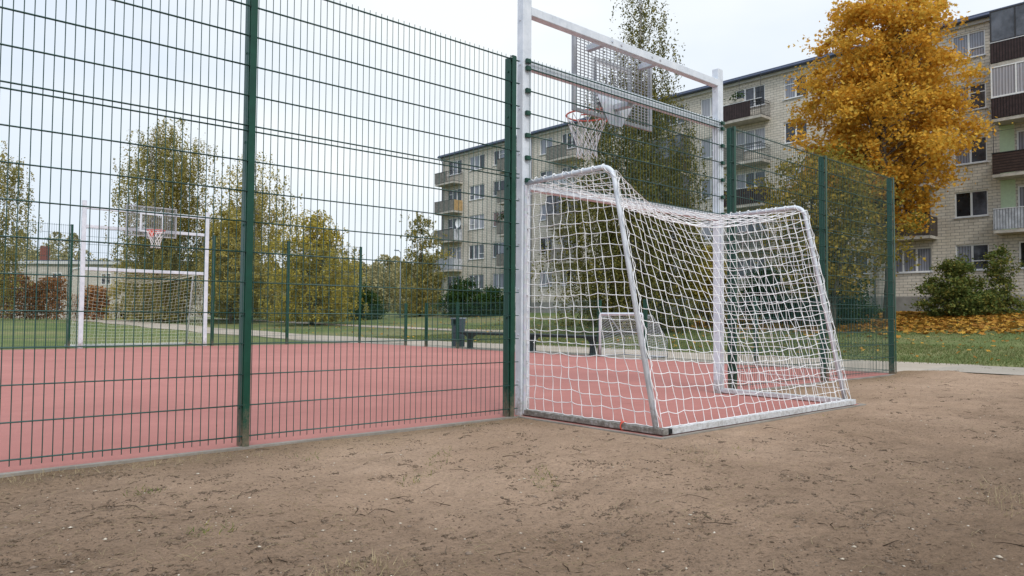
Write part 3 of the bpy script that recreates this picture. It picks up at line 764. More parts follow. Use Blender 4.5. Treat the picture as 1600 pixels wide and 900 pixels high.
def mg_prof(v):
    P = [(0, gh-0.03), (0.30, gh-0.03), (0.85, 0.38), (0.85, 0.03)]; L = [0, 0.30, 1.08, 1.43]
    s = v*1.43
    for i in range(3):
        if s <= L[i+1]+1e-6:
            q = (s-L[i])/(L[i+1]-L[i]); return (P[i][0]+(P[i+1][0]-P[i][0])*q, P[i][1]+(P[i+1][1]-P[i][1])*q)
gs = [net_grid(lambda u, v: (mg_prof(v)[0], hw-2*hw*u, mg_prof(v)[1]), 24, 28, 0.004, 0.0017, sub=1)]
for sy in (1, -1):
    def P(u, v, sy=sy):
        x, z = mg_prof(v); return (x*u + 0.0*(1-u), sy*hw, z*(u) + (gh-0.03)*(1-v)*(1-u))
    net_grid(P, 16, 20, 0.002, 0.0030, sub=1, seed=4, wave=0.0).build('side_lattice', M_STEEL, mg)
for g in gs:
    n = len(allm.v); allm.v += g.v; allm.f += [tuple(n+i for i in f) for f in g.f]; allm.sm += g.sm
allm.build('net', M_CORD, mg)

# ------------------------------------------------------------------ benches and bin
def make_bench():
    r = empty('bench')
    m = MB()
    for i in range(3): m.bevbox(-0.21+0.145*i, -0.21+0.13+0.145*i, -1.43, 1.43, 0.415, 0.455, 0.006)
    m.box(-0.17, 0.17, -1.25, 1.25, 0.385, 0.414)
    m.build('seat', M_BENCH, r)
    for sy in (-1, 1):
        m = MB(); y = sy*1.02
        prof = [(0.0, 0.080), (0.03, 0.065), (0.20, 0.055), (0.29, 0.065), (0.35, 0.12), (0.384, 0.19)]
        n0 = len(m.v)
        for z, w in prof: h_ = 0.055 + 0.55*max(0, w-0.06); m.v += [(-h_, y-w, z), (h_, y-w, z), (h_, y+w, z), (-h_, y+w, z)]
        for i in range(len(prof)-1):
            for q in range(4):
                a = n0+4*i+q; b = n0+4*i+(q+1) % 4; m.f.append((a, b, b+4, a+4)); m.sm.append(False)
        m.f.append((n0+3, n0+2, n0+1, n0)); e = n0+4*(len(prof)-1); m.f.append((e, e+1, e+2, e+3)); m.sm += [False, False]
        m.build('leg', M_BENCH, r)
    return r
b1 = make_bench(); b1.location = (13.02, 10.45, 0.0)
tag(b1, 'dark backless bench next to the litter bin, partly behind the green post', 'bench', 'dark benches behind the side fence')
b2 = copy_tree(b1); b2.location = (13.02, 7.93, 0.0)
tag(b2, 'dark backless bench seen through the side net beside the small white goal', 'bench', 'dark benches behind the side fence')
r = empty('litter_bin', (13.12, 12.15, 0.0))
tag(r, 'dark grey square litter bin at the end of the bench', 'bin')
m = MB(); m.bevbox(-0.15, 0.15, -0.14, 0.14, 0.02, 0.62, 0.03)
for (a, b, c, d) in ((-0.15, 0.15, -0.14, -0.10), (-0.15, 0.15, 0.08, 0.14), (0.08, 0.15, -0.099, 0.079)): m.box(a, b, c, d, 0.621, 0.80)
m.build('body', M_DARKMETAL, r)
m = MB(); m.bevbox(-0.17, 0.17, -0.16, 0.16, 0.80, 0.84, 0.015); m.build('lid', paint('bin_lid_grey', (0.20, 0.23, 0.28), 0.5), r)
m = MB(); m.box(-0.09, 0.079, -0.098, 0.078, 0.625, 0.795); m.build('opening', M_BLACK, r)
m = MB()
for z in (0.2, 0.4): m.box(-0.153, 0.153, -0.143, 0.143, z-0.004, z+0.004)
m.build('band', M_BLACK, r)
#PART2
# ------------------------------------------------------------------ apartment block
BX = 42.0; ROW0, RH = 3.38, 2.685
def sill_z(n): return ROW0 + RH*n                     # n = 0..4
def floor_z(n): return sill_z(n) - 0.88
BY0, BY1 = -6.4, 52.1; WZ0, WZ1 = 2.10, 15.72
# columns of openings: (y0, y1, panes, kind)   kind 'b' = has a balcony from the second storey up
COLS = [(49.2, 51.2, 3, 'b'), (45.9, 48.05, 3, 'w'), (43.2, 44.7, 2, 'w'), (40.5, 42.5, 3, 'b'), (37.4, 38.85, 2, 'w'),
        (34.7, 36.35, 3, 'b'), (30.5, 32.65, 3, 'w'), (27.9, 29.4, 2, 'w'), (24.75, 26.6, 3, 'b'), (22.0, 23.5, 2, 'w'),
        (18.85, 20.9, 3, 'b'), (16.15, 17.6, 2, 'w'), (12.75, 14.2, 2, 'w'), (9.5, 11.6, 3, 'b'), (6.9, 8.4, 2, 'w'), (3.7, 5.65, 3, 'b'),
        (0.9, 2.4, 2, 'w'), (-3.2, -1.1, 3, 'w')]
apt = empty('apartment_building', (BX, 22, 1.2))
tag(apt, 'long five storey pale brick apartment block with balconies beyond the court', 'building')
def apart(mb, name, mat, par=apt):
    off = apt.location
    mb.v = [(x-off.x, y-off.y, z-off.z) for (x, y, z) in mb.v]; return mb.build(name, mat, par)
OPEN = []
for ci, (a, b, npn, kind) in enumerate(COLS):
    for n in range(5):
        z0, z1 = sill_z(n), sill_z(n)+1.30
        OPEN.append((a, b, z0, z1, npn, kind, ci, n))
ycut = sorted({BY0, BY1} | {v for o in OPEN for v in o[:2]}); zcut = sorted({WZ0, WZ1} | {v for o in OPEN for v in o[2:4]})
oset = {(round(o[0], 3), round(o[2], 3)) for o in OPEN}
w = MB()
for i in range(len(ycut)-1):
    for j in range(len(zcut)-1):
        if (round(ycut[i], 3), round(zcut[j], 3)) in oset: continue
        y0, y1, z0, z1 = ycut[i], ycut[i+1], zcut[j], zcut[j+1]
        w.quad((BX, y1, z0), (BX, y0, z0), (BX, y0, z1), (BX, y1, z1))
w.quad((BX, BY1, WZ0), (BX, BY1, WZ1), (BX+11, BY1, WZ1), (BX+11, BY1, WZ0))
w.quad((BX, BY0, WZ0), (BX+11, BY0, WZ0), (BX+11, BY0, WZ1), (BX, BY0, WZ1))
w.quad((BX+11, BY0, WZ0), (BX+11, BY1, WZ0), (BX+11, BY1, WZ1), (BX+11, BY0, WZ1))
wall = apart(w, 'wall', M_BRICK)
RV = 0.13
m = MB(); m.box(BX-0.06, BX+11.05, BY0-0.05, BY1+0.05, 0.3, WZ0-0.002); apart(m, 'plinth', M_PLINTH)
m = MB(); m.box(BX-0.16, BX+11.1, BY0-0.15, BY1+0.12, WZ1+0.002, WZ1+0.17); apart(m, 'cornice', M_CORNICE)
m = MB(); m.box(BX-0.38, BX+11.3, BY0-0.35, BY1+0.28, WZ1+0.172, WZ1+0.40)
rf = apart(m, 'roof', M_ROOF)
m = MB(); m.tube([(BX-0.42, BY0-0.3, WZ1+0.23), (BX-0.42, BY1+0.25, WZ1+0.23)], 0.07, 8); apart(m, 'gutter', M_ROOF, rf)
for yy in (47.0, 30.0, 12.3):
    m = MB(); m.box(BX+4.5, BX+5.4, yy, yy+1.2, WZ1+0.401, WZ1+1.2); apart(m, 'chimney', M_BRICKR, rf)
for yy in (51.98, 39.75, 27.2, 12.35):
    m = MB(); m.tube([(BX-0.42, yy, WZ1+0.20), (BX-0.12, yy, WZ1-0.25), (BX-0.10, yy, 1.4)], 0.06, 8); apart(m, 'drainpipe', M_PIPE)
rw = random.Random(5)
PANEPICK = {}
for (a, b, z0, z1, npn, kind, ci, n) in OPEN:
    m = MB(); f = 0.065; xf0, xf1 = BX+0.055, BX+0.125
    m.box(xf0, xf1, a+0.002, b-0.002, z0+0.002, z0+f); m.box(xf0, xf1, a+0.002, b-0.002, z1-f, z1-0.002)
    m.box(xf0, xf1, a+0.002, a+f, z0+f, z1-f); m.box(xf0, xf1, b-f, b-0.002, z0+f, z1-f)
    cuts = [a+f] + ([0.5*(a+b)] if npn == 2 else [a+(b-a)*0.36, a+(b-a)*0.68]) + [b-f]
    for c in cuts[1:-1]: m.box(xf0+0.002, xf1-0.002, c-0.045, c+0.045, z0+f, z1-f)
    if rw.random() < 0.35:
        c0, c1 = (cuts[0], cuts[1]-0.045) if rw.random() < 0.5 else (cuts[-2]+0.045, cuts[-1])
        zz = z0 + (z1-z0)*rw.choice((0.68, 0.36)); m.box(xf0+0.004, xf1-0.004, c0, c1, zz-0.025, zz+0.025)
    wd = apart(m, 'window', M_WINFRAME)
    w = MB()
    w.quad((BX, a, z0), (BX, a, z1), (BX+RV, a, z1), (BX+RV, a, z0)); w.quad((BX, b, z0), (BX+RV, b, z0), (BX+RV, b, z1), (BX, b, z1))
    w.quad((BX, a, z0), (BX+RV, a, z0), (BX+RV, b, z0), (BX, b, z0)); w.quad((BX, a, z1), (BX, b, z1), (BX+RV, b, z1), (BX+RV, a, z1))
    apart(w, 'reveal', M_BRICKR, wd)
    mats = list(M_PANES); g = MB(); idx = []
    base = rw.choices([0, 1, 2, 3, 4], [0.32, 0.26, 0.17, 0.21, 0.04])[0]
    for q in range(len(cuts)-1):
        g.quad((BX+0.10, cuts[q+1], z0+f), (BX+0.10, cuts[q], z0+f), (BX+0.10, cuts[q], z1-f), (BX+0.10, cuts[q+1], z1-f))
        idx.append(base if rw.random() < 0.62 else rw.choice([0, 0, 1, 3]))
    po = apart(g, 'pane', mats, wd)
    po.data.polygons.foreach_set('material_index', idx)
    m = MB(); m.box(BX-0.07, BX+0.05, a-0.06, b+0.06, z0-0.045, z0-0.004); apart(m, 'sill', M_SILL, wd)

def rail_mb(p, q, z0, z1):
    m = MB(); p = Vector(p); q = Vector(q); L = (q-p).length; k = max(2, int(L/0.12))
    for i in range(k+1):
        c = p.lerp(q, i/k); m.tube([(c.x, c.y, z0), (c.x, c.y, z1)], 0.009, 4, False)
    for z in (z0+0.02, z1-0.01, z1-0.16): m.tube([(p.x, p.y, z), (q.x, q.y, z)], 0.018, 5)
    return m
def balcony(y0, y1, n, front, sideR=None, glazed=False, open_part=0.0, poles=False, lime=False, ph=1.0, split=None):
    fz = floor_z(n); D = 1.05; xo = BX-D
    m = MB(); m.box(xo, BX-0.003, y0, y1, fz-0.15, fz-0.001); sb = apart(m, 'balcony', M_SLAB)
    top = fz + ph; zb = fz + 0.03
    a0 = y0 + open_part
    if open_part > 0: apart(rail_mb((xo+0.03, y0+0.03, 0), (xo+0.03, a0, 0), zb, top-0.03), 'railing', M_IRON, sb)
    if split:
        m = MB(); m.box(xo-0.02, xo+0.02, a0, a0+split[0], zb, top-0.06); apart(m, 'parapet', split[1], sb); a0 += split[0]+0.01
    m = MB(); m.box(xo-0.02, xo+0.02, a0, y1, zb, top); apart(m, 'parapet', front, sb)
    sr = sideR if sideR is not None else front
    if open_part > 0: apart(rail_mb((xo+0.06, y0+0.02, 0), (BX-0.03, y0+0.02, 0), zb, top-0.03), 'railing', M_IRON, sb)
    else:
        m = MB(); m.box(xo+0.021, BX-0.004, y0, y0+0.04, zb, top-0.004); apart(m, 'parapet', sr, sb)
    m = MB(); m.box(xo+0.021, BX-0.004, y1-0.04, y1, zb, top-0.004); apart(m, 'parapet', front, sb)
    m = MB(); m.box(xo-0.035, xo+0.035, y0-0.01, y1+0.01, top+0.001, top+0.035); apart(m, 'handrail', M_SILL if front in (M_CORRB, M_CORRG) else M_IRON, sb)
    ceil = fz + RH - 0.16
    if n == 4: ceil = WZ1 + 0.10
    if glazed:
        fm = MB(); gm = MB(); z0, z1 = top+0.036, ceil
        ks = max(2, int((y1-y0)/0.85))
        for i in range(ks+1):
            c = y0 + 0.03 + (y1-y0-0.06)*i/ks; fm.box(xo-0.02, xo+0.03, c-0.028, c+0.028, z0, z1)
        fm.box(xo-0.018, xo+0.028, y0+0.06, y1-0.06, z0, z0+0.05); fm.box(xo-0.018, xo+0.028, y0+0.06, y1-0.06, z1-0.06, z1)
        fm.box(xo+0.031, BX-0.02, y0+0.004, y0+0.045, z0, z0+0.05); fm.box(xo+0.031, BX-0.02, y0+0.004, y0+0.045, z1-0.06, z1)
        gm.quad((xo+0.005, y1-0.06, z0+0.04), (xo+0.005, y0+0.05, z0+0.04), (xo+0.005, y0+0.05, z1-0.05), (xo+0.005, y1-0.06, z1-0.05))
        gm.quad((xo+0.03, y0+0.022, z0+0.04), (BX-0.02, y0+0.022, z0+0.04), (BX-0.02, y0+0.022, z1-0.05), (xo+0.03, y0+0.022, z1-0.05))
        fr_ = apart(fm, 'glazing_frame', M_WINFRAME if glazed != 'old' else M_IRON, sb)
        apart(gm, 'balcony_glass', M_PANES[3] if glazed == 'old' else M_PANES[rw.choice((2, 3))], sb)
    if poles:
        for yy in (y0+0.05, 0.5*(y0+y1), y1-0.05):
            m = MB(); m.tube([(xo+0.03, yy, zb), (xo+0.03, yy, ceil)], 0.016, 5); apart(m, 'pole', M_IRON, sb)
        m = MB(); m.tube([(xo+0.03, y0, ceil-0.45), (xo+0.03, y1, ceil-0.45)], 0.008, 4); apart(m, 'washing_line', M_IRON, sb)
    if lime:
        for (ya, yb_) in ((y0+0.3, COLS[15][0]-0.08), (COLS[15][1]+0.08, y1-0.05)):
            m = MB(); m.box(BX-0.03, BX-0.004, ya, yb_, fz, ceil); apart(m, 'rendered_wall', M_LIME, sb)
    return sb
PW = M_PANELW
balcony(49.0, 51.9, 4, M_SLATW, M_SLATW, open_part=1.1); balcony(49.0, 51.9, 3, M_SLATW, M_ORANGE); balcony(49.0, 51.9, 2, M_SLATW, PW); balcony(49.0, 51.9, 1, M_CORRG, PW)
for n in (4, 3, 2, 1): balcony(40.0, 42.95, n, M_SLATW, poles=(n == 4))
balcony(34.0, 37.0, 4, M_SLATW, PW, open_part=0.8); balcony(34.0, 37.0, 3, M_CORRG, PW); balcony(34.0, 37.0, 2, M_SLATW, glazed='old'); balcony(34.0, 37.0, 1, M_SLATW)
balcony(24.3, 27.1, 4, M_IRON, open_part=1.6); balcony(24.3, 27.1, 3, M_WOODV, glazed='old'); balcony(24.3, 27.1, 2, M_WOODV, glazed='old'); balcony(24.3, 27.1, 1, M_WOODV)
balcony(18.5, 21.5, 4, M_CORRB, open_part=0.75, poles=True); balcony(18.5, 21.5, 3, M_SLATW, open_part=1.2); balcony(18.5, 21.5, 2, M_CORRB); balcony(18.5, 21.5, 1, M_SLATW)
balcony(9.2, 12.1, 4, M_SLATB); balcony(9.2, 12.1, 3, M_CORRB); balcony(9.2, 12.1, 2, M_SLATW); balcony(9.2, 12.1, 1, M_WOODV, poles=True)
balcony(3.3, 6.4, 4, M_CORRB, glazed='old'); balcony(3.3, 6.4, 3, M_CORRB, glazed=True); balcony(3.3, 6.4, 2, M_SLATB, lime=True, poles=True); balcony(3.3, 6.4, 1, M_CORRG, lime=True)
m = MB()
for i in range(6):
    r0, r1 = 0.40*math.sin(i/6*PI/2), 0.40*math.sin((i+1)/6*PI/2); d0, d1 = 0.11*(i/6)**2, 0.11*((i+1)/6)**2
    for k in range(16):
        a, b = 2*PI*k/16, 2*PI*(k+1)/16
        P = lambda r, an, d: (BX-0.75-d, 48.55+r*math.cos(an), 9.35+r*math.sin(an))
        m.quad(P(r0, a, d0), P(r0, b, d0), P(r1, b, d1), P(r1, a, d1))
m.tube([(BX-0.74, 48.55, 9.35), (BX-0.02, 48.6, 9.2)], 0.03, 6)
apart(m, 'satellite_dish', M_DISH)

# ------------------------------------------------------------------ foliage
RT = np.array([0.7452, -0.6669, 0.0])                 # sideways direction of the view, used to lay crowns out
def leaf_mesh(name, C, size, mat, parent=None, shape='quad', up=0.3, hang=False):
    n = len(C); sz = size * RNG.uniform(0.6, 1.35, n)
    nrm = RNG.normal(size=(n, 3)); nrm[:, 2] = np.abs(nrm[:, 2]) + up
    nrm /= np.linalg.norm(nrm, axis=1)[:, None]
    t = RNG.normal(size=(n, 3))
    if hang: t[:, 2] -= 1.8
    t -= nrm * np.sum(t*nrm, axis=1)[:, None]; t /= np.linalg.norm(t, axis=1)[:, None] + 1e-9
    b = np.cross(nrm, t)
    if shape == 'quad': P = [(0, -0.5), (0.32, 0.0), (0, 0.5), (-0.32, 0.0)]
    elif shape == 'maple': P = [(0, -0.5), (0.20, -0.22), (0.55, -0.20), (0.30, 0.08), (0.42, 0.36), (0.12, 0.26), (0, 0.62), (-0.12, 0.26), (-0.42, 0.36), (-0.30, 0.08), (-0.55, -0.20), (-0.20, -0.22)]
    elif shape == 'blade': P = [(-0.04, 0.0), (0.04, 0.0), (0.0, 1.0)]
    V = np.zeros((n, len(P), 3))
    curl = RNG.uniform(-0.25, 0.25, n)
    for i, (u, v) in enumerate(P):
        V[:, i, :] = C + b*(u*sz)[:, None] + t*(v*sz)[:, None] + nrm*((abs(u)+abs(v)*0.5)*curl*sz)[:, None]
    return np_mesh(name, V.reshape(-1, 3), len(P), mat, parent)
def crown_at(rows, z):
    zs = [r[0] for r in rows]
    return np.interp(z, zs, [r[1] for r in rows]), np.interp(z, zs, [(r[2] if len(r) > 2 else 0.0) for r in rows])
def tree(name, x, y, rows, clumps, per, cl_r, leaf, mat, label, cat, group=None, trunk_r=0.16, bark_m=None, hang=0.0, lobes=0.22, surf=0.5,
         shape='quad', limbs=26, multi=1, trunk_top=0.9, seed=1, thin=1.0):
    global RNG
    RNG = np.random.default_rng(seed); rg = random.Random(seed)
    zb = ground_z(x, y) - 0.08
    root = empty(name, (x, y, zb))
    tag(root, label, cat, group)
    z0, z1 = rows[0][0], rows[-1][0]
    zz = np.linspace(z0, z1, 60); R, _ = crown_at(rows, zz); pdf = R**1.5 + 0.02; pdf /= pdf.sum()
    zc = RNG.choice(zz, clumps, p=pdf) + RNG.normal(0, 0.5*(z1-z0)/60, clumps)
    zc = np.clip(zc, z0, z1)
    Rc, oc = crown_at(rows, zc); az = RNG.uniform(0, 2*PI, clumps)
    lob = 1 + lobes*np.sin(3*az + zc*0.9 + seed) * np.sin(zc*1.7 + az*2 + 2*seed) + lobes*0.5*RNG.normal(size=clumps)
    rad = Rc * np.clip(lob, 0.35, 1.35) * RNG.uniform(0, 1, clumps)**surf
    C = np.stack([rad*np.cos(az) + oc*RT[0], rad*np.sin(az) + oc*RT[1], zc - zb], 1)
    npc = np.maximum(2, (per*RNG.uniform(0.35, 1.6, clumps)*(thin if np.isscalar(thin) else 1)).astype(int))
    if rows[-1][1] < 99 and len(rows[0]) > 3:
        npc = np.maximum(1, (npc*np.interp(zc, [r[0] for r in rows], [r[3] for r in rows])).astype(int))
    idx = np.repeat(np.arange(clumps), npc); N = len(idx)
    cr_ = cl_r*RNG.uniform(0.6, 1.4, clumps)
    if hang > 0:
        ns = 5; sid = RNG.integers(0, ns, N)
        so_ = RNG.normal(0, 1, (clumps, ns, 2)) * cr_[:, None, None]; sl_ = hang*RNG.uniform(0.3, 1.3, (clumps, ns))
        sw = RNG.normal(0, 0.10, (clumps, ns, 2))
        u = RNG.uniform(0, 1, N)**0.8
        L = C[idx].copy(); L[:, :2] += so_[idx, sid] + sw[idx, sid]*u[:, None] + RNG.normal(0, 0.045+0.03*cl_r, (N, 2))
        L[:, 2] -= u*sl_[idx, sid] + 0.15*np.linalg.norm(so_[idx, sid], axis=1)
        L[:, 2] = np.maximum(L[:, 2], 0.25 + RNG.uniform(0, 0.3, N))
    else:
        d = RNG.normal(size=(N, 3)); d[:, 2] *= 0.65
        L = C[idx] + d*cr_[idx][:, None]*0.6
        L[:, 2] = np.maximum(L[:, 2], 0.05 + RNG.uniform(0, 0.1, N))
    leaf_mesh('crown' if trunk_r > 0.05 else 'foliage', L, leaf, mat, root, shape, hang=hang > 0)
    # trunk and limbs
    m = MB(); H = (z1 - zb)*trunk_top
    stems = []
    for s in range(multi):
        a = 2*PI*s/multi + seed; sp = 0.0 if multi == 1 else 0.5*np.interp(0.5, [0, 1], [1, 1])
        pts = []
        for i in range(9):
            t = i/8; z = t*H; _, o_ = crown_at(rows, z+zb); lean = sp*t*crown_at(rows, min(z1, z+zb))[0]
            pts.append(Vector((math.cos(a)*lean + RT[0]*o_*t + rg.uniform(-1, 1)*0.06*t*3, math.sin(a)*lean + RT[1]*o_*t + rg.uniform(-1, 1)*0.06*t*3, z)))
        m.tube(pts, trunk_r*1.15, 8, True, trunk_r*0.12); stems.append(pts)
    pick = rg.sample(range(clumps), min(limbs, clumps))
    for q in pick:
        e = Vector(C[q]); st = rg.choice(stems); hz = max(0.12*H, min(0.93*H, e.z - rg.uniform(0.25, 0.6)*math.hypot(e.x, e.y) - 0.2))
        k = min(7, int(hz/H*8)); s0 = st[k].lerp(st[k+1], hz/H*8-k)
        md = s0.lerp(e, 0.5) + Vector((0, 0, 0.12*(e-s0).length)) + Vector((rg.uniform(-1, 1), rg.uniform(-1, 1), 0))*0.08*(e-s0).length
        rr = trunk_r*0.38*(1-0.75*hz/H)
        m.tube([s0, s0.lerp(md, 0.55)+Vector((0, 0, 0.03)), md, md.lerp(e, 0.6), e], rr, 5, False, rr*0.2)
    m.build('trunk' if trunk_r > 0.05 else 'stems', bark_m or M_BARK, root)
    return root
# --- the maple and its neighbours on the right
tree('maple_tree', 35.4, 9.1, [(5.0, 0.7, 0.7), (5.8, 1.3, 0.5), (6.9, 2.9, -0.5), (8.6, 3.5, -0.45), (10.4, 3.6, -0.2), (12.2, 3.3, -0.1), (13.6, 2.8, 0.0), (14.8, 2.2, 0.0), (15.8, 1.4, -0.1), (16.5, 0.5, 0)],
     560, 105, 0.48, 0.145, L_MAPLE, 'large maple tree with bright orange autumn leaves before the apartment block', 'tree', trunk_r=0.24, shape='maple', lobes=0.24, surf=0.47, limbs=120, seed=4)
tree('broadleaf_tree', 29.6, 9.0, [(1.9, 1.5, -0.2), (2.9, 2.2), (4.0, 2.55), (5.3, 2.6), (6.4, 2.2), (7.1, 1.4), (7.7, 0.5)],
     300, 54, 0.45, 0.15, L_OLIVE, 'olive and yellow leaved tree behind the corner of the wire fence', 'tree', trunk_r=0.13, lobes=0.3, surf=0.5, limbs=46, multi=2, seed=9)
tree('young_tree', 31.0, 15.7, [(0.9, 0.9), (1.9, 1.25), (3.0, 1.15), (3.9, 0.7), (4.6, 0.25)],
     150, 60, 0.30, 0.13, L_GOLD, 'small bright yellow tree seen past the right post of the near goal', 'tree', trunk_r=0.07, limbs=22, seed=3)
tree('birch_tree', 26.0, 16.1, [(1.3, 2.6, -0.3, 1), (2.6, 3.1, -0.2, 1), (5.0, 3.2, -0.1, 1), (7.5, 3.0, -0.1, 0.95), (9.5, 2.5, -0.1, 0.8), (11.5, 1.8, 0.1, 0.55), (13.5, 1.25, 0.3, 0.42), (15.5, 1.15, 0.35, 0.36), (17.2, 0.7, 0.35, 0.3)],
     640, 230, 0.26, 0.10, L_BIRCHD, 'tall weeping birch standing behind the near hoop board', 'tree', trunk_r=0.17, bark_m=M_BIRCHB, hang=2.2, surf=0.55, limbs=60, seed=6)
# --- the row of trees at the left
G = 'birches and other trees beyond the far goal'
tree('birch_tree', 8.2, 61.5, [(3.0, 1.2, -0.4), (5.5, 2.0, -0.1), (8.5, 2.3, -0.1), (11.5, 2.2, -0.2), (13.3, 1.4, -0.4), (14.2, 0.5, -0.5)],
     260, 80, 0.38, 0.16, L_BIRCH, 'drooping birch cut by the left edge above the rusty hedge', 'tree', G, trunk_r=0.16, bark_m=M_BIRCHB, hang=2.2, surf=0.6, limbs=30, seed=12)
tree('birch_tree', 17.9, 54.4, [(1.6, 2.0, 0), (4.5, 3.2), (8.0, 3.4), (11.0, 3.3, -0.1), (13.2, 3.0, 0.0), (14.8, 2.4, 0.0), (15.8, 1.3, 0.1)],
     520, 130, 0.34, 0.15, L_BIRCH, 'tall olive green birch rising behind the far hoop board', 'tree', G, trunk_r=0.19, bark_m=M_BIRCHB, hang=2.6, surf=0.6, limbs=50, seed=13, multi=2)
tree('birch_tree', 23.6, 51.9, [(1.6, 2.6, 0, 1.0), (4.5, 3.5, 0, 1.0), (8.0, 3.6, 0, 1.0), (10.5, 3.1, -0.2, 0.8), (12.4, 2.3, -0.3, 0.6), (13.9, 1.2, -0.3, 0.5)],
     420, 90, 0.42, 0.16, L_BIRCHY, 'yellowing birch with a thin see through top behind the left fence post', 'tree', G, trunk_r=0.17, bark_m=M_BIRCHB, hang=1.4, surf=0.55, limbs=60, seed=14, multi=2)
tree('autumn_tree', 20.6, 48.3, [(0.9, 1.9), (2.6, 2.3), (4.8, 2.2), (6.6, 1.6), (8.2, 0.6)],
     260, 90, 0.42, 0.15, L_BIRCHY, 'lower orange yellow tree just right of the far goal', 'tree', G, trunk_r=0.12, surf=0.55, limbs=40, seed=15)
tree('autumn_tree', 23.4, 41.4, [(0.7, 2.4), (1.8, 2.9), (3.4, 3.0), (5.2, 2.7), (6.6, 2.1), (7.6, 1.2), (8.2, 0.6)],
     420, 95, 0.38, 0.14, L_GOLD, 'broad golden leaved tree left of the dark round bush', 'tree', G, trunk_r=0.12, hang=0.7, surf=0.6, limbs=50, seed=16, multi=2)
tree('autumn_tree', 24.4, 57.6, [(0.9, 2.6), (2.6, 3.1), (5.0, 3.2), (7.4, 2.6), (9.6, 1.5), (10.8, 0.5)],
     260, 90, 0.45, 0.17, L_BIRCH, 'broad olive tree filling the gap behind the yellowing birch', 'tree', G, trunk_r=0.14, hang=1.0, surf=0.6, limbs=40, seed=33, multi=2)
tree('autumn_tree', 30.6, 53.6, [(0.9, 2.3), (2.4, 2.7), (4.2, 2.6), (6.0, 1.9), (7.6, 0.7)],
     220, 80, 0.45, 0.17, L_BIRCHY, 'pale yellow tree between the golden tree and the dark round bush', 'tree', G, trunk_r=0.12, hang=0.8, surf=0.6, limbs=36, seed=34, multi=2)
tree('autumn_tree', 19.2, 60.8, [(0.9, 2.2), (2.6, 2.9), (4.6, 3.0), (6.6, 2.3), (8.2, 0.8)],
     220, 80, 0.45, 0.17, L_BIRCH, 'low spreading olive tree seen through the far goal under its crossbar', 'tree', G, trunk_r=0.12, hang=0.7, surf=0.6, limbs=36, seed=35)
tree('round_bush', 30.6, 46.9, [(0.6, 1.15), (1.3, 1.35), (2.2, 1.2), (2.9, 0.7), (3.3, 0.25)],
     160, 70, 0.30, 0.13, L_GREEN, 'dark green rounded bush at the far corner of the court', 'bush', trunk_r=0.04, surf=0.4, limbs=8, seed=17)
tree('slender_tree', 35.6, 46.4, [(0.9, 1.9), (2.4, 2.1), (4.4, 1.8, 0.1), (6.6, 1.6, 0.0), (8.4, 1.1), (9.6, 0.5)],
     260, 70, 0.33, 0.15, L_BIRCH, 'loose olive tree at the left corner of the apartment block', 'tree', G, trunk_r=0.10, hang=0.6, surf=0.6, limbs=40, seed=18)
# --- shrubs
S = 'shrubs by the apartment block'
tree('shrub', 36.0, 41.3, [(1.1, 1.4), (2.0, 1.6), (3.0, 1.2), (3.8, 0.5)], 150, 80, 0.33, 0.14, L_GREEN, 'taller dark green shrub before the left ground floor windows', 'shrub', S, trunk_r=0.04, limbs=8, seed=21)
tree('shrub', 37.0, 39.0, [(1.1, 1.5), (1.8, 1.6), (2.5, 1.3), (3.0, 0.6)], 150, 80, 0.33, 0.14, L_GREEN, 'lower wide dark green shrub beside the taller one under the left windows', 'shrub', S, trunk_r=0.04, limbs=8, seed=22)
tree('shrub', 32.4, 10.4, [(0.8, 1.3), (1.6, 1.6), (2.6, 1.35), (3.4, 0.7), (3.8, 0.3)], 180, 80, 0.30, 0.13, L_GREEN, 'dark green shrub behind the last panel of the wire fence', 'shrub', S, trunk_r=0.04, limbs=10, seed=23)
tree('shrub', 33.2, 13.4, [(0.9, 1.2), (1.8, 1.5), (2.8, 1.2), (3.5, 0.5)], 150, 80, 0.32, 0.13, L_GREEN, 'dark shrub behind the right side net of the near goal', 'shrub', S, trunk_r=0.04, limbs=10, seed=24)
tree('shrub', 37.9, 7.15, [(1.1, 1.2), (1.8, 1.45, 0.1), (2.6, 1.2, 0.0), (3.3, 0.7, 0.1), (3.8, 0.25, 0.2)], 200, 70, 0.28, 0.12, L_SHRUB, 'bushy green shrub with yellow tips at the wall right of the corner post', 'shrub', S, trunk_r=0.04, limbs=30, seed=25)
tree('shrub', 39.2, 5.75, [(1.2, 0.95, 0.1), (2.0, 0.8), (2.8, 0.35), (3.3, 0.7, 0.1), (3.9, 0.55), (4.2, 0.2)], 100, 55, 0.24, 0.12, L_SHRUB, 'leggy green shrub with a narrow waist near the right edge', 'shrub', S, trunk_r=0.04, limbs=26, seed=26)
tree('shrub', 16.9, 63.2, [(0.6, 0.7), (1.8, 0.8), (2.9, 0.6), (3.6, 0.2)], 50, 30, 0.3, 0.15, L_GOLD, 'yellow green shrub at the right end of the rusty hedge', 'shrub', trunk_r=0.04, limbs=10, seed=27)
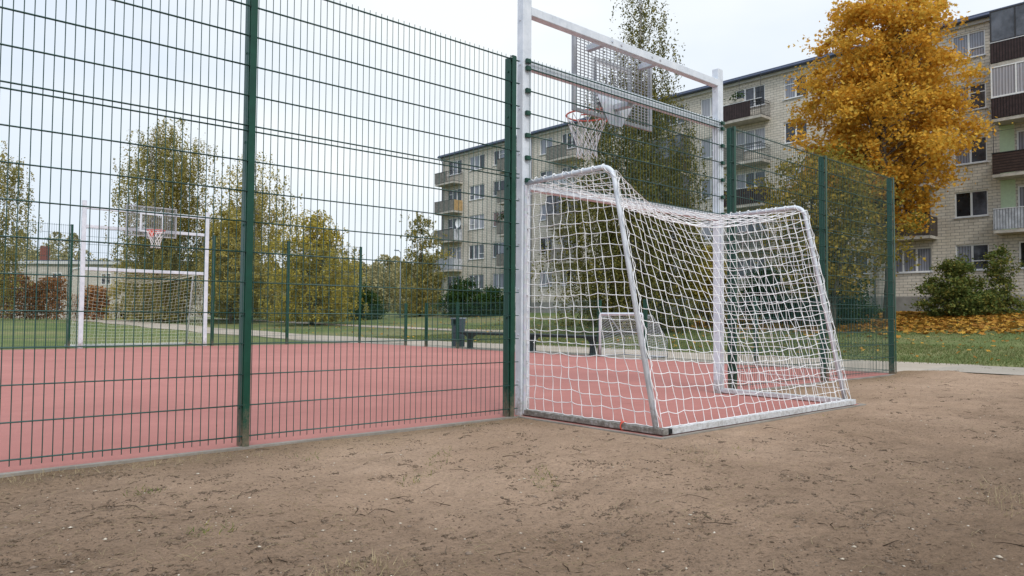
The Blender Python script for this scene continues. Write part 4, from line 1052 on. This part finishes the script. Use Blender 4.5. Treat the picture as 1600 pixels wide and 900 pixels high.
# --- rusty hedge
def hedge(a, b, zt, depth, n, label, seed):
    global RNG
    RNG = np.random.default_rng(seed)
    a = np.array(a); b = np.array(b); L = np.linalg.norm(b-a); d = (b-a)/L; nn = np.array([-d[1], d[0]])
    zb = ground_z(*(0.5*(a+b))) - 0.05
    root = empty('hedge', (*(0.5*(a+b)), zb)); tag(root, label, 'hedge')
    u = RNG.uniform(-L/2, L/2, n); top = zt - zb + 0.35*np.sin(u*1.3)+0.25*np.sin(u*3.1+1)
    v = RNG.normal(0, depth*0.3, n); h = top*RNG.uniform(0, 1, n)**0.75
    C = np.stack([d[0]*u+nn[0]*v, d[1]*u+nn[1]*v, h + 0.05], 1)
    leaf_mesh('foliage', C, 0.21, L_RUST, root)
    m = MB(); rg = random.Random(seed)
    for i in range(int(L*2.2)):
        uu = -L/2 + L*(i+rg.random()*0.6)/int(L*2.2); p = Vector((d[0]*uu, d[1]*uu, 0))
        m.tube([p, p+Vector((rg.uniform(-.3, .3), rg.uniform(-.3, .3), (zt-zb)*0.8))], 0.03, 5, False, 0.008)
    m.build('stems', M_BARK, root)
hedge((5.2, 73.8), (13.6, 66.2), 3.9, 1.8, 15000, 'long rust red hedge in front of the low beige block', 31)
hedge((14.2, 65.7), (16.3, 63.8), 2.9, 1.5, 4200, 'short rust red hedge seen through the left part of the far goal', 32)
# --- far wood
RNG = np.random.default_rng(41)
CC = []
def wood(px0, px1, D, zlo, zhi, n, sp):
    for i in range(n):
        px = RNG.uniform(px0, px1); d = D*RNG.uniform(0.9, 1.2); R = (px-800)/F_PX*d
        x = d*math.sin(YAW)+R*math.cos(YAW); y = -4.804+d*math.cos(YAW)-R*math.sin(YAW)
        h = RNG.uniform(zlo, zhi); k = int(sp*h*10)
        zz = RNG.uniform(0, 1, k)**0.8; r = RNG.uniform(1.8, 3.4)*np.sqrt(np.clip(1-zz**3, 0.02, 1))*np.clip(zz*2+0.6, 0, 1)*(0.8+0.4*RNG.uniform(0, 1, k))
        a = RNG.uniform(0, 2*PI, k)
        CC.append(np.stack([x+r*np.cos(a)*RNG.uniform(0, 1, k)**.5, y+r*np.sin(a)*RNG.uniform(0, 1, k)**.5, zz*h+0.4], 1))
wood(540, 720, 125, 6.5, 11.0, 95, 14); wood(-60, 135, 118, 8, 14, 30, 10); wood(135, 560, 122, 5, 9.5, 60, 9); wood(-260, -60, 118, 8, 13, 20, 8)
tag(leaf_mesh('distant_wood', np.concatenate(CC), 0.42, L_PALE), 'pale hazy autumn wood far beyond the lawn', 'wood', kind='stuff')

# ------------------------------------------------------------------ low block at the far left, lamp, car
lb = empty('low_building', (9.58+1.0, 96.66-0.9, 0.45), math.atan2(-0.6669, 0.7452))
tag(lb, 'low two storey beige brick block with a flat roof behind the rusty hedge', 'building')
m = MB(); m.box(-24, 26.5, 0, 11, 0.0, 5.95); m.build('wall', M_BRICKFAR, lb)
m = MB(); m.box(-24.3, 26.8, -0.3, 11.3, 5.952, 6.3); rf = m.build('roof', M_CORNICE, lb)
m = MB(); m.box(-24.32, 26.82, -0.32, 11.32, 6.301, 6.38); m.build('roof_edge', M_ROOF, rf)
m = MB(); m.box(4.7, 5.4, 4, 4.7, 6.381, 8.3); m.build('chimney', paint('red_brick_chimney', (0.20, 0.07, 0.05), 0.9, var=0.3), rf)
for xx in (-20, -15, -10, -5, 4.2, 9.2, 14.6, 19.6, 24):
    for z0 in (0.95, 3.75):
        if z0 < 1 and xx > 18: continue
        m = MB(); f = 0.07; a, b, z1 = xx-0.55, xx+0.55, z0+1.25
        m.box(a, b, -0.05, -0.004, z0, z0+f); m.box(a, b, -0.05, -0.004, z1-f, z1); m.box(a, a+f, -0.05, -0.004, z0+f, z1-f); m.box(b-f, b, -0.05, -0.004, z0+f, z1-f); m.box(xx-0.04, xx+0.04, -0.048, -0.004, z0+f, z1-f)
        wo_ = m.build('window', M_WINFRAME, lb)
        g = MB(); g.box(a+f, b-f, -0.02, -0.004, z0+f, z1-f); g.build('pane', M_PANES[0], wo_)
lp = empty('street_lamp', (33.4, 46.0, ground_z(33.4, 46.0)))
tag(lp, 'thin grey street lamp left of the apartment block', 'street lamp')
m = MB(); m.tube([(0, 0, -0.2), (0, 0, 2.2), (0, 0, 5.2)], 0.07, 8, True, 0.045); m.build('pole', M_PIPE, lp)
m = MB(); m.tube([(0, 0, 5.15), (-0.08, 0.02, 5.3), (-0.2, 0.05, 5.36)], 0.03, 6); m.build('arm', M_PIPE, lp)
m = MB(); m.bevbox(-0.55, -0.18, -0.03, 0.13, 5.33, 5.42, 0.03); m.build('lamp_head', M_PIPE, lp)
car = empty('parked_car', (17.75, 62.5, ground_z(17.75, 62.5)), math.atan2(-0.6669, 0.7452))
tag(car, 'dark blue parked car facing us behind the far goal net', 'car')
M_CAR = paint('dark_blue_car_paint', (0.012, 0.016, 0.030), 0.25, var=0.05)
prof = [(0.0, 0.28), (0.0, 0.62), (0.12, 0.78), (0.95, 0.92), (1.55, 1.42), (2.9, 1.46), (3.7, 1.05), (4.1, 0.95), (4.15, 0.30)]
m = MB(); n0 = len(m.v)
W = [(0.80, 0), (0.85, 0), (0.84, 0), (0.80, 0), (0.62, 0), (0.62, 0), (0.78, 0), (0.80, 0), (0.80, 0)]
for (yy, zz), (ww, _) in zip(prof, W): m.v += [(-ww, yy, zz), (ww, yy, zz)]
for i in range(len(prof)-1): m.f.append((n0+2*i, n0+2*i+1, n0+2*i+3, n0+2*i+2)); m.sm.append(True)
m.f.append(tuple(n0+2*i for i in range(len(prof)))); m.f.append(tuple(n0+2*i+1 for i in reversed(range(len(prof))))); m.sm += [False, False]
m.f.append((n0, n0+2*8, n0+2*8+1, n0+1)); m.sm.append(False)
m.build('body', M_CAR, car)
m = MB(); m.quad((-0.72, 1.00, 0.975), (0.72, 1.00, 0.975), (0.60, 1.50, 1.39), (-0.60, 1.50, 1.39)); m.build('windscreen', M_PANES[3], car)
for sx in (-1, 1):
    m = MB(); m.bevbox(sx*0.62-0.14, sx*0.62+0.14, -0.02, 0.06, 0.56, 0.68, 0.02); m.build('headlight', M_SILL, car)
m = MB(); m.box(-0.26, 0.26, -0.02, -0.005, 0.36, 0.46); m.build('number_plate', M_WINFRAME, car)
for sx in (-1, 1):
    for yy in (0.75, 3.35):
        m = MB(); m.tube([(sx*0.68, yy, 0.30), (sx*0.87, yy, 0.30)], 0.30, 16); wh = m.build('wheel', M_BLACK, car)
        m = MB(); m.tube([(sx*0.86, yy, 0.30), (sx*0.885, yy, 0.30)], 0.18, 12); m.build('rim', M_STEEL, wh)
def pot_plant(name, loc, n, r, mat, label, seed):
    global RNG
    RNG = np.random.default_rng(seed); o = empty(name, loc); tag(o, label, 'plant')
    m = MB(); m.bevbox(-0.12, 0.12, -0.45, 0.45, 0.0, 0.2, 0.02); m.build('planter', M_SLAB, o)
    C = RNG.normal(size=(n, 3))*np.array([0.16, 0.35, 0.2])*r + np.array([0, 0, 0.42]); C[:, 2] = np.maximum(C[:, 2], 0.12)
    leaf_mesh('foliage', C, 0.14, mat, o)
pot_plant('balcony_plant', (BX-0.98, 49.9, floor_z(1)+1.037), 260, 1.3, L_GOLD, 'yellow green plants on the lowest balcony at the far left of the block', 51)
pot_plant('balcony_plant', (BX-0.98, 42.2, floor_z(2)+1.037), 260, 1.2, L_GREEN, 'dark green plant spilling over a wooden balcony in the second balcony column from the left', 52)
pot_plant('balcony_plant', (BX-0.98, 20.2, floor_z(4)+1.037), 120, 0.8, L_GREEN, 'small plant on the brown top balcony right of the near goal', 53)

# ------------------------------------------------------------------ ground litter
RNG = np.random.default_rng(61)
def on_lawn(n, x0, x1, y0, y1, lift, keep=None):
    x = RNG.uniform(x0, x1, n); y = RNG.uniform(y0, y1, n)
    if keep is not None: k = keep(x, y); x, y = x[k], y[k]
    z = np.array([ground_z(a, b) for a, b in zip(x, y)]) - 0.06 + lift
    return np.stack([x, y, z], 1)
def dens(x, y, s):
    return 0.5 + 0.5*np.sin(x*s*1.3 + 2.1*np.sin(y*s*0.9)) * np.sin(y*s*1.7 + 1.3*np.sin(x*s*0.8) + 1.0)
k1 = lambda x, y: (RNG.uniform(0, 1, len(x)) < np.clip((x-26.0-3.0*dens(x, y, 0.6))/5.5, 0.03, 1)**1.2*np.clip((19-y)/6, 0.05, 1))
C = on_lawn(23000, 26.0, 41.5, -6, 22, 0.03, k1); C[:, 2] += RNG.uniform(0, 0.05, len(C))
tag(leaf_mesh('fallen_leaves', C, 0.19, L_LITTER, None, 'maple', up=2.2), 'carpet of fallen orange leaves under the maple by the block', 'leaves', kind='stuff')
C = on_lawn(1500, 17.5, 38, -6, 40, 0.05)
tag(leaf_mesh('scattered_leaves', C, 0.13, L_LITTER, None, 'quad', up=2.0), 'single yellow leaves scattered over the lawn', 'leaves', kind='stuff')
def grass(n, x0, x1, y0, y1, sz, keep=None):
    C = on_lawn(n, x0, x1, y0, y1, 0.0, keep); k = len(C)
    h = sz*RNG.uniform(0.4, 1.4, k); a = RNG.uniform(0, 2*PI, k); w = 0.012+0.004*RNG.uniform(0, 1, k)
    V = np.zeros((k, 3, 3)); V[:, 0] = C + np.stack([np.cos(a)*w, np.sin(a)*w, 0*a], 1); V[:, 1] = C - np.stack([np.cos(a)*w, np.sin(a)*w, 0*a], 1)
    V[:, 2] = C + np.stack([RNG.normal(0, 0.4, k)*h, RNG.normal(0, 0.4, k)*h, h], 1)
    return V.reshape(-1, 3)
V = np.concatenate([grass(60000, 16.6, 24, -4, 24, 0.055, lambda x, y: RNG.uniform(0, 1, len(x)) < 0.35+0.65*dens(x, y, 0.5)), grass(30000, 24, 34, -3, 30, 0.06, lambda x, y: RNG.uniform(0, 1, len(x)) < 0.3+0.7*dens(x, y, 0.4))])
tag(np_mesh('grass', V, 3, L_GRASS), 'short grass of the lawn between the path and the apartment block', 'grass', kind='stuff')
# soil litter in front of the court
def in_view(x, y):
    D = x*math.sin(YAW)+(y+4.804)*math.cos(YAW); R = x*math.cos(YAW)-(y+4.804)*math.sin(YAW)
    return (D > 1.2) & (np.abs(R/np.maximum(D, .1)) < 0.80)
def soil_pts(n, pw=1.0, far=15.0):
    # roughly even over the visible soil, denser towards the camera
    out = []
    while sum(len(o_) for o_ in out) < n:
        D = 1.7*(far/1.7)**RNG.uniform(0, 1, n)**pw; R = RNG.uniform(-0.80, 0.80, n)*D
        x = D*math.sin(YAW)+R*math.cos(YAW); y = -4.804+D*math.cos(YAW)-R*math.sin(YAW)
        k = (y < -0.06) & (x < 15.5) & ~((x > 4.3) & (x < 7.85) & (y > -1.62)) & (x > -6.5)
        out.append(np.stack([x[k], y[k]], 1))
    p = np.concatenate(out)[:n]
    return np.column_stack([p, [soil_z(a, b) for a, b in p]])
def pebbles(P, size, flat=0.55):
    n = len(P); base = np.array([(1,0,0),(0,1,0),(-1,0,0),(0,-1,0),(0,0,1),(0,0,-1)], float)
    F = [(0,1,4),(1,2,4),(2,3,4),(3,0,4),(1,0,5),(2,1,5),(3,2,5),(0,3,5)]
    S = size[:, None, None]*RNG.uniform(0.55, 1.3, (n, 6, 1)); V = base[None]*S
    V[:, :, 2] *= flat; a = RNG.uniform(0, 2*PI, n); c, s = np.cos(a)[:, None], np.sin(a)[:, None]
    X = V[:, :, 0]*c - V[:, :, 1]*s; Y = V[:, :, 0]*s + V[:, :, 1]*c
    V[:, :, 0], V[:, :, 1] = X, Y; V += P[:, None, :]
    return V[:, np.array(F).ravel(), :].reshape(-1, 3)
def islands(name, P, size, mat, flat=0.55):
    # closed octahedral lumps sharing vertices so that each lump is one island
    n = len(P); base = np.array([(1,0,0),(0,1,0),(-1,0,0),(0,-1,0),(0,0,1),(0,0,-1)], float)
    F = np.array([(0,1,4),(1,2,4),(2,3,4),(3,0,4),(1,0,5),(2,1,5),(3,2,5),(0,3,5)])
    V = base[None]*size[:, None, None]*RNG.uniform(0.5, 1.3, (n, 6, 1)); V[:, :, 2] *= flat
    a = RNG.uniform(0, 2*PI, n); c, s = np.cos(a)[:, None], np.sin(a)[:, None]
    st = RNG.uniform(0.6, 1.5, n)[:, None]
    X = V[:, :, 0]*c*st - V[:, :, 1]*s; Y = V[:, :, 0]*s*st + V[:, :, 1]*c
    V[:, :, 0], V[:, :, 1] = X, Y; V += P[:, None, :]
    fi = (F[None] + 6*np.arange(n)[:, None, None]).reshape(-1)
    me = bpy.data.meshes.new(name); me.vertices.add(6*n); me.vertices.foreach_set('co', V.astype(np.float32).ravel())
    me.loops.add(len(fi)); me.loops.foreach_set('vertex_index', fi.astype(np.int32)); me.polygons.add(8*n)
    me.polygons.foreach_set('loop_start', np.arange(0, 24*n, 3, dtype=np.int32)); me.update(calc_edges=True); me.materials.append(mat)
    o = bpy.data.objects.new(name, me); COL.objects.link(o); return o
P = soil_pts(40000); k = RNG.uniform(0, 1, len(P)) < 0.25 + 0.75*dens(P[:, 0], P[:, 1], 2.3)**2 + 0.5*(P[:, 1] > -0.5); P = P[k]
sz = 0.0028 + 0.0045*RNG.uniform(0, 1, len(P))**3 + 0.010*(RNG.uniform(0, 1, len(P)) > 0.988)
tag(islands('soil_crumbs', P, sz, L_CRUMB), 'brown crumbs and clods of loose soil', 'soil', kind='stuff')
Cc = soil_pts(900); Cc = Cc[RNG.uniform(0, 1, len(Cc)) < 0.2 + 0.9*dens(Cc[:, 0]+1, Cc[:, 1]+2, 1.2)**1.3]
nn_ = RNG.integers(8, 46, len(Cc)); ii = np.repeat(np.arange(len(Cc)), nn_); th = RNG.normal(0.3, 0.5, len(Cc)); ex = RNG.uniform(0.015, 0.07, len(Cc)); ey = ex*RNG.uniform(0.2, 0.6, len(Cc))
g1, g2 = RNG.normal(size=len(ii))*ex[ii], RNG.normal(size=len(ii))*ey[ii]
px_, py_ = Cc[ii, 0]+g1*np.cos(th[ii])-g2*np.sin(th[ii]), Cc[ii, 1]+g1*np.sin(th[ii])+g2*np.cos(th[ii])
k = ~((px_ > 4.3) & (px_ < 7.85) & (py_ > -1.6)) & (py_ < -0.05); px_, py_ = px_[k], py_[k]
P = np.stack([px_, py_, [soil_z(a, b) for a, b in zip(px_, py_)]], 1); sz = 0.003 + 0.007*RNG.uniform(0, 1, len(P))**2
tag(islands('soil_clods', P, sz, L_CLOD, 0.6), 'dark clumps of damp soil lying in small heaps', 'soil', kind='stuff')
P = soil_pts(1300); sz = 0.002 + 0.006*RNG.uniform(0, 1, len(P))**3 + 0.008*(RNG.uniform(0, 1, len(P)) > 0.97); P[:, 2] += sz*0.3
tag(islands('pale_pebbles', P, sz, L_CHIP, 0.45), 'small pale stones and chips lying on the soil', 'pebbles', kind='stuff')
def straws(n, ln, rad, lift, keep=None, stiff=0.3):
    P = soil_pts(n)
    if keep is not None: P = P[keep(P)]
    m = MB()
    for p in P:
        L = ln*RNG.uniform(0.3, 1.5); a = RNG.uniform(0, 2*PI); d = Vector((math.cos(a), math.sin(a), 0)); q = Vector(p)
        e = RNG.uniform(0.0, lift)
        pts = [q]
        for i in range(3):
            a += RNG.normal(0, stiff); q = q + Vector((math.cos(a), math.sin(a), 0))*L/3
            zz = soil_z(q.x, q.y) + rad*0.6 + e*L*(0.5 if i == 0 else (0.8 if i == 1 else 0.35)); pts.append(Vector((q.x, q.y, zz)))
        m.tube(pts, rad*RNG.uniform(0.6, 1.3), 3, False, rad*0.4)
    return m
kd = lambda P: RNG.uniform(0, 1, len(P)) < 0.15 + 0.85*dens(P[:, 0]+3, P[:, 1], 1.6)**1.5 + 0.6*(P[:, 1] > -0.45)
tag(straws(5200, 0.055, 0.0009, 0.5, kd, 0.5).build('dry_grass', L_DRY), 'bits of dry straw and grass on the soil', 'straw', kind='stuff')
m = straws(4200, 0.036, 0.0015, 0.25, lambda P: RNG.uniform(0, 1, len(P)) < 0.08+1.1*(dens(P[:, 0], P[:, 1]+1, 1.4)*dens(P[:, 0]+4, P[:, 1], 3.7))**1.4, 0.35)
m2 = straws(170, 0.10, 0.0023, 0.15, None, 0.25)
n = len(m.v); m.v += m2.v; m.f += [tuple(n+i for i in f) for f in m2.f]; m.sm += m2.sm
tag(m.build('twigs', L_TWIG), 'dark twigs and root pieces strewn over the soil', 'twigs', kind='stuff')
# tufts of grass along the kerb and near the camera
P = soil_pts(60000); P = P[((P[:, 1] > -0.40) & (dens(P[:, 0], P[:, 1], 3.0) > 0.45)) | (dens(P[:, 0]+5, P[:, 1], 1.1) > 0.97)]
P = P[RNG.uniform(0, 1, len(P)) < 0.5]; k = len(P); h = 0.028*RNG.uniform(0.3, 1.8, k); a = RNG.uniform(0, 2*PI, k); w = 0.0016
V = np.zeros((k, 3, 3)); dd = np.stack([np.cos(a)*w, np.sin(a)*w, 0*a], 1); V[:, 0] = P+dd; V[:, 1] = P-dd
V[:, 2] = P + np.stack([RNG.normal(0, 0.6, k)*h, RNG.normal(0, 0.6, k)*h, h], 1)
Q = soil_pts(40000); Q = Q[(dens(Q[:, 0]*1.3+2, Q[:, 1]+3, 2.1) > 0.955) & (Q[:, 1] > -2.2)]; k = len(Q); h = 0.022*RNG.uniform(0.3, 1.8, k); a = RNG.uniform(0, 2*PI, k); w = 0.0022
V2 = np.zeros((k, 3, 3)); dd = np.stack([np.cos(a)*w, np.sin(a)*w, 0*a], 1); V2[:, 0] = Q+dd; V2[:, 1] = Q-dd
V2[:, 2] = Q + np.stack([RNG.normal(0, 0.7, k)*h, RNG.normal(0, 0.7, k)*h, h*0.8], 1)
tag(np_mesh('sprouting_weeds', V2.reshape(-1, 3), 3, L_SHRUB), 'sparse green weeds sprouting from the soil', 'weeds', kind='stuff')
tag(np_mesh('withered_tufts', V.reshape(-1, 3), 3, L_DRY), 'withered grass fringe along the kerb under the near fence', 'grass', kind='stuff')
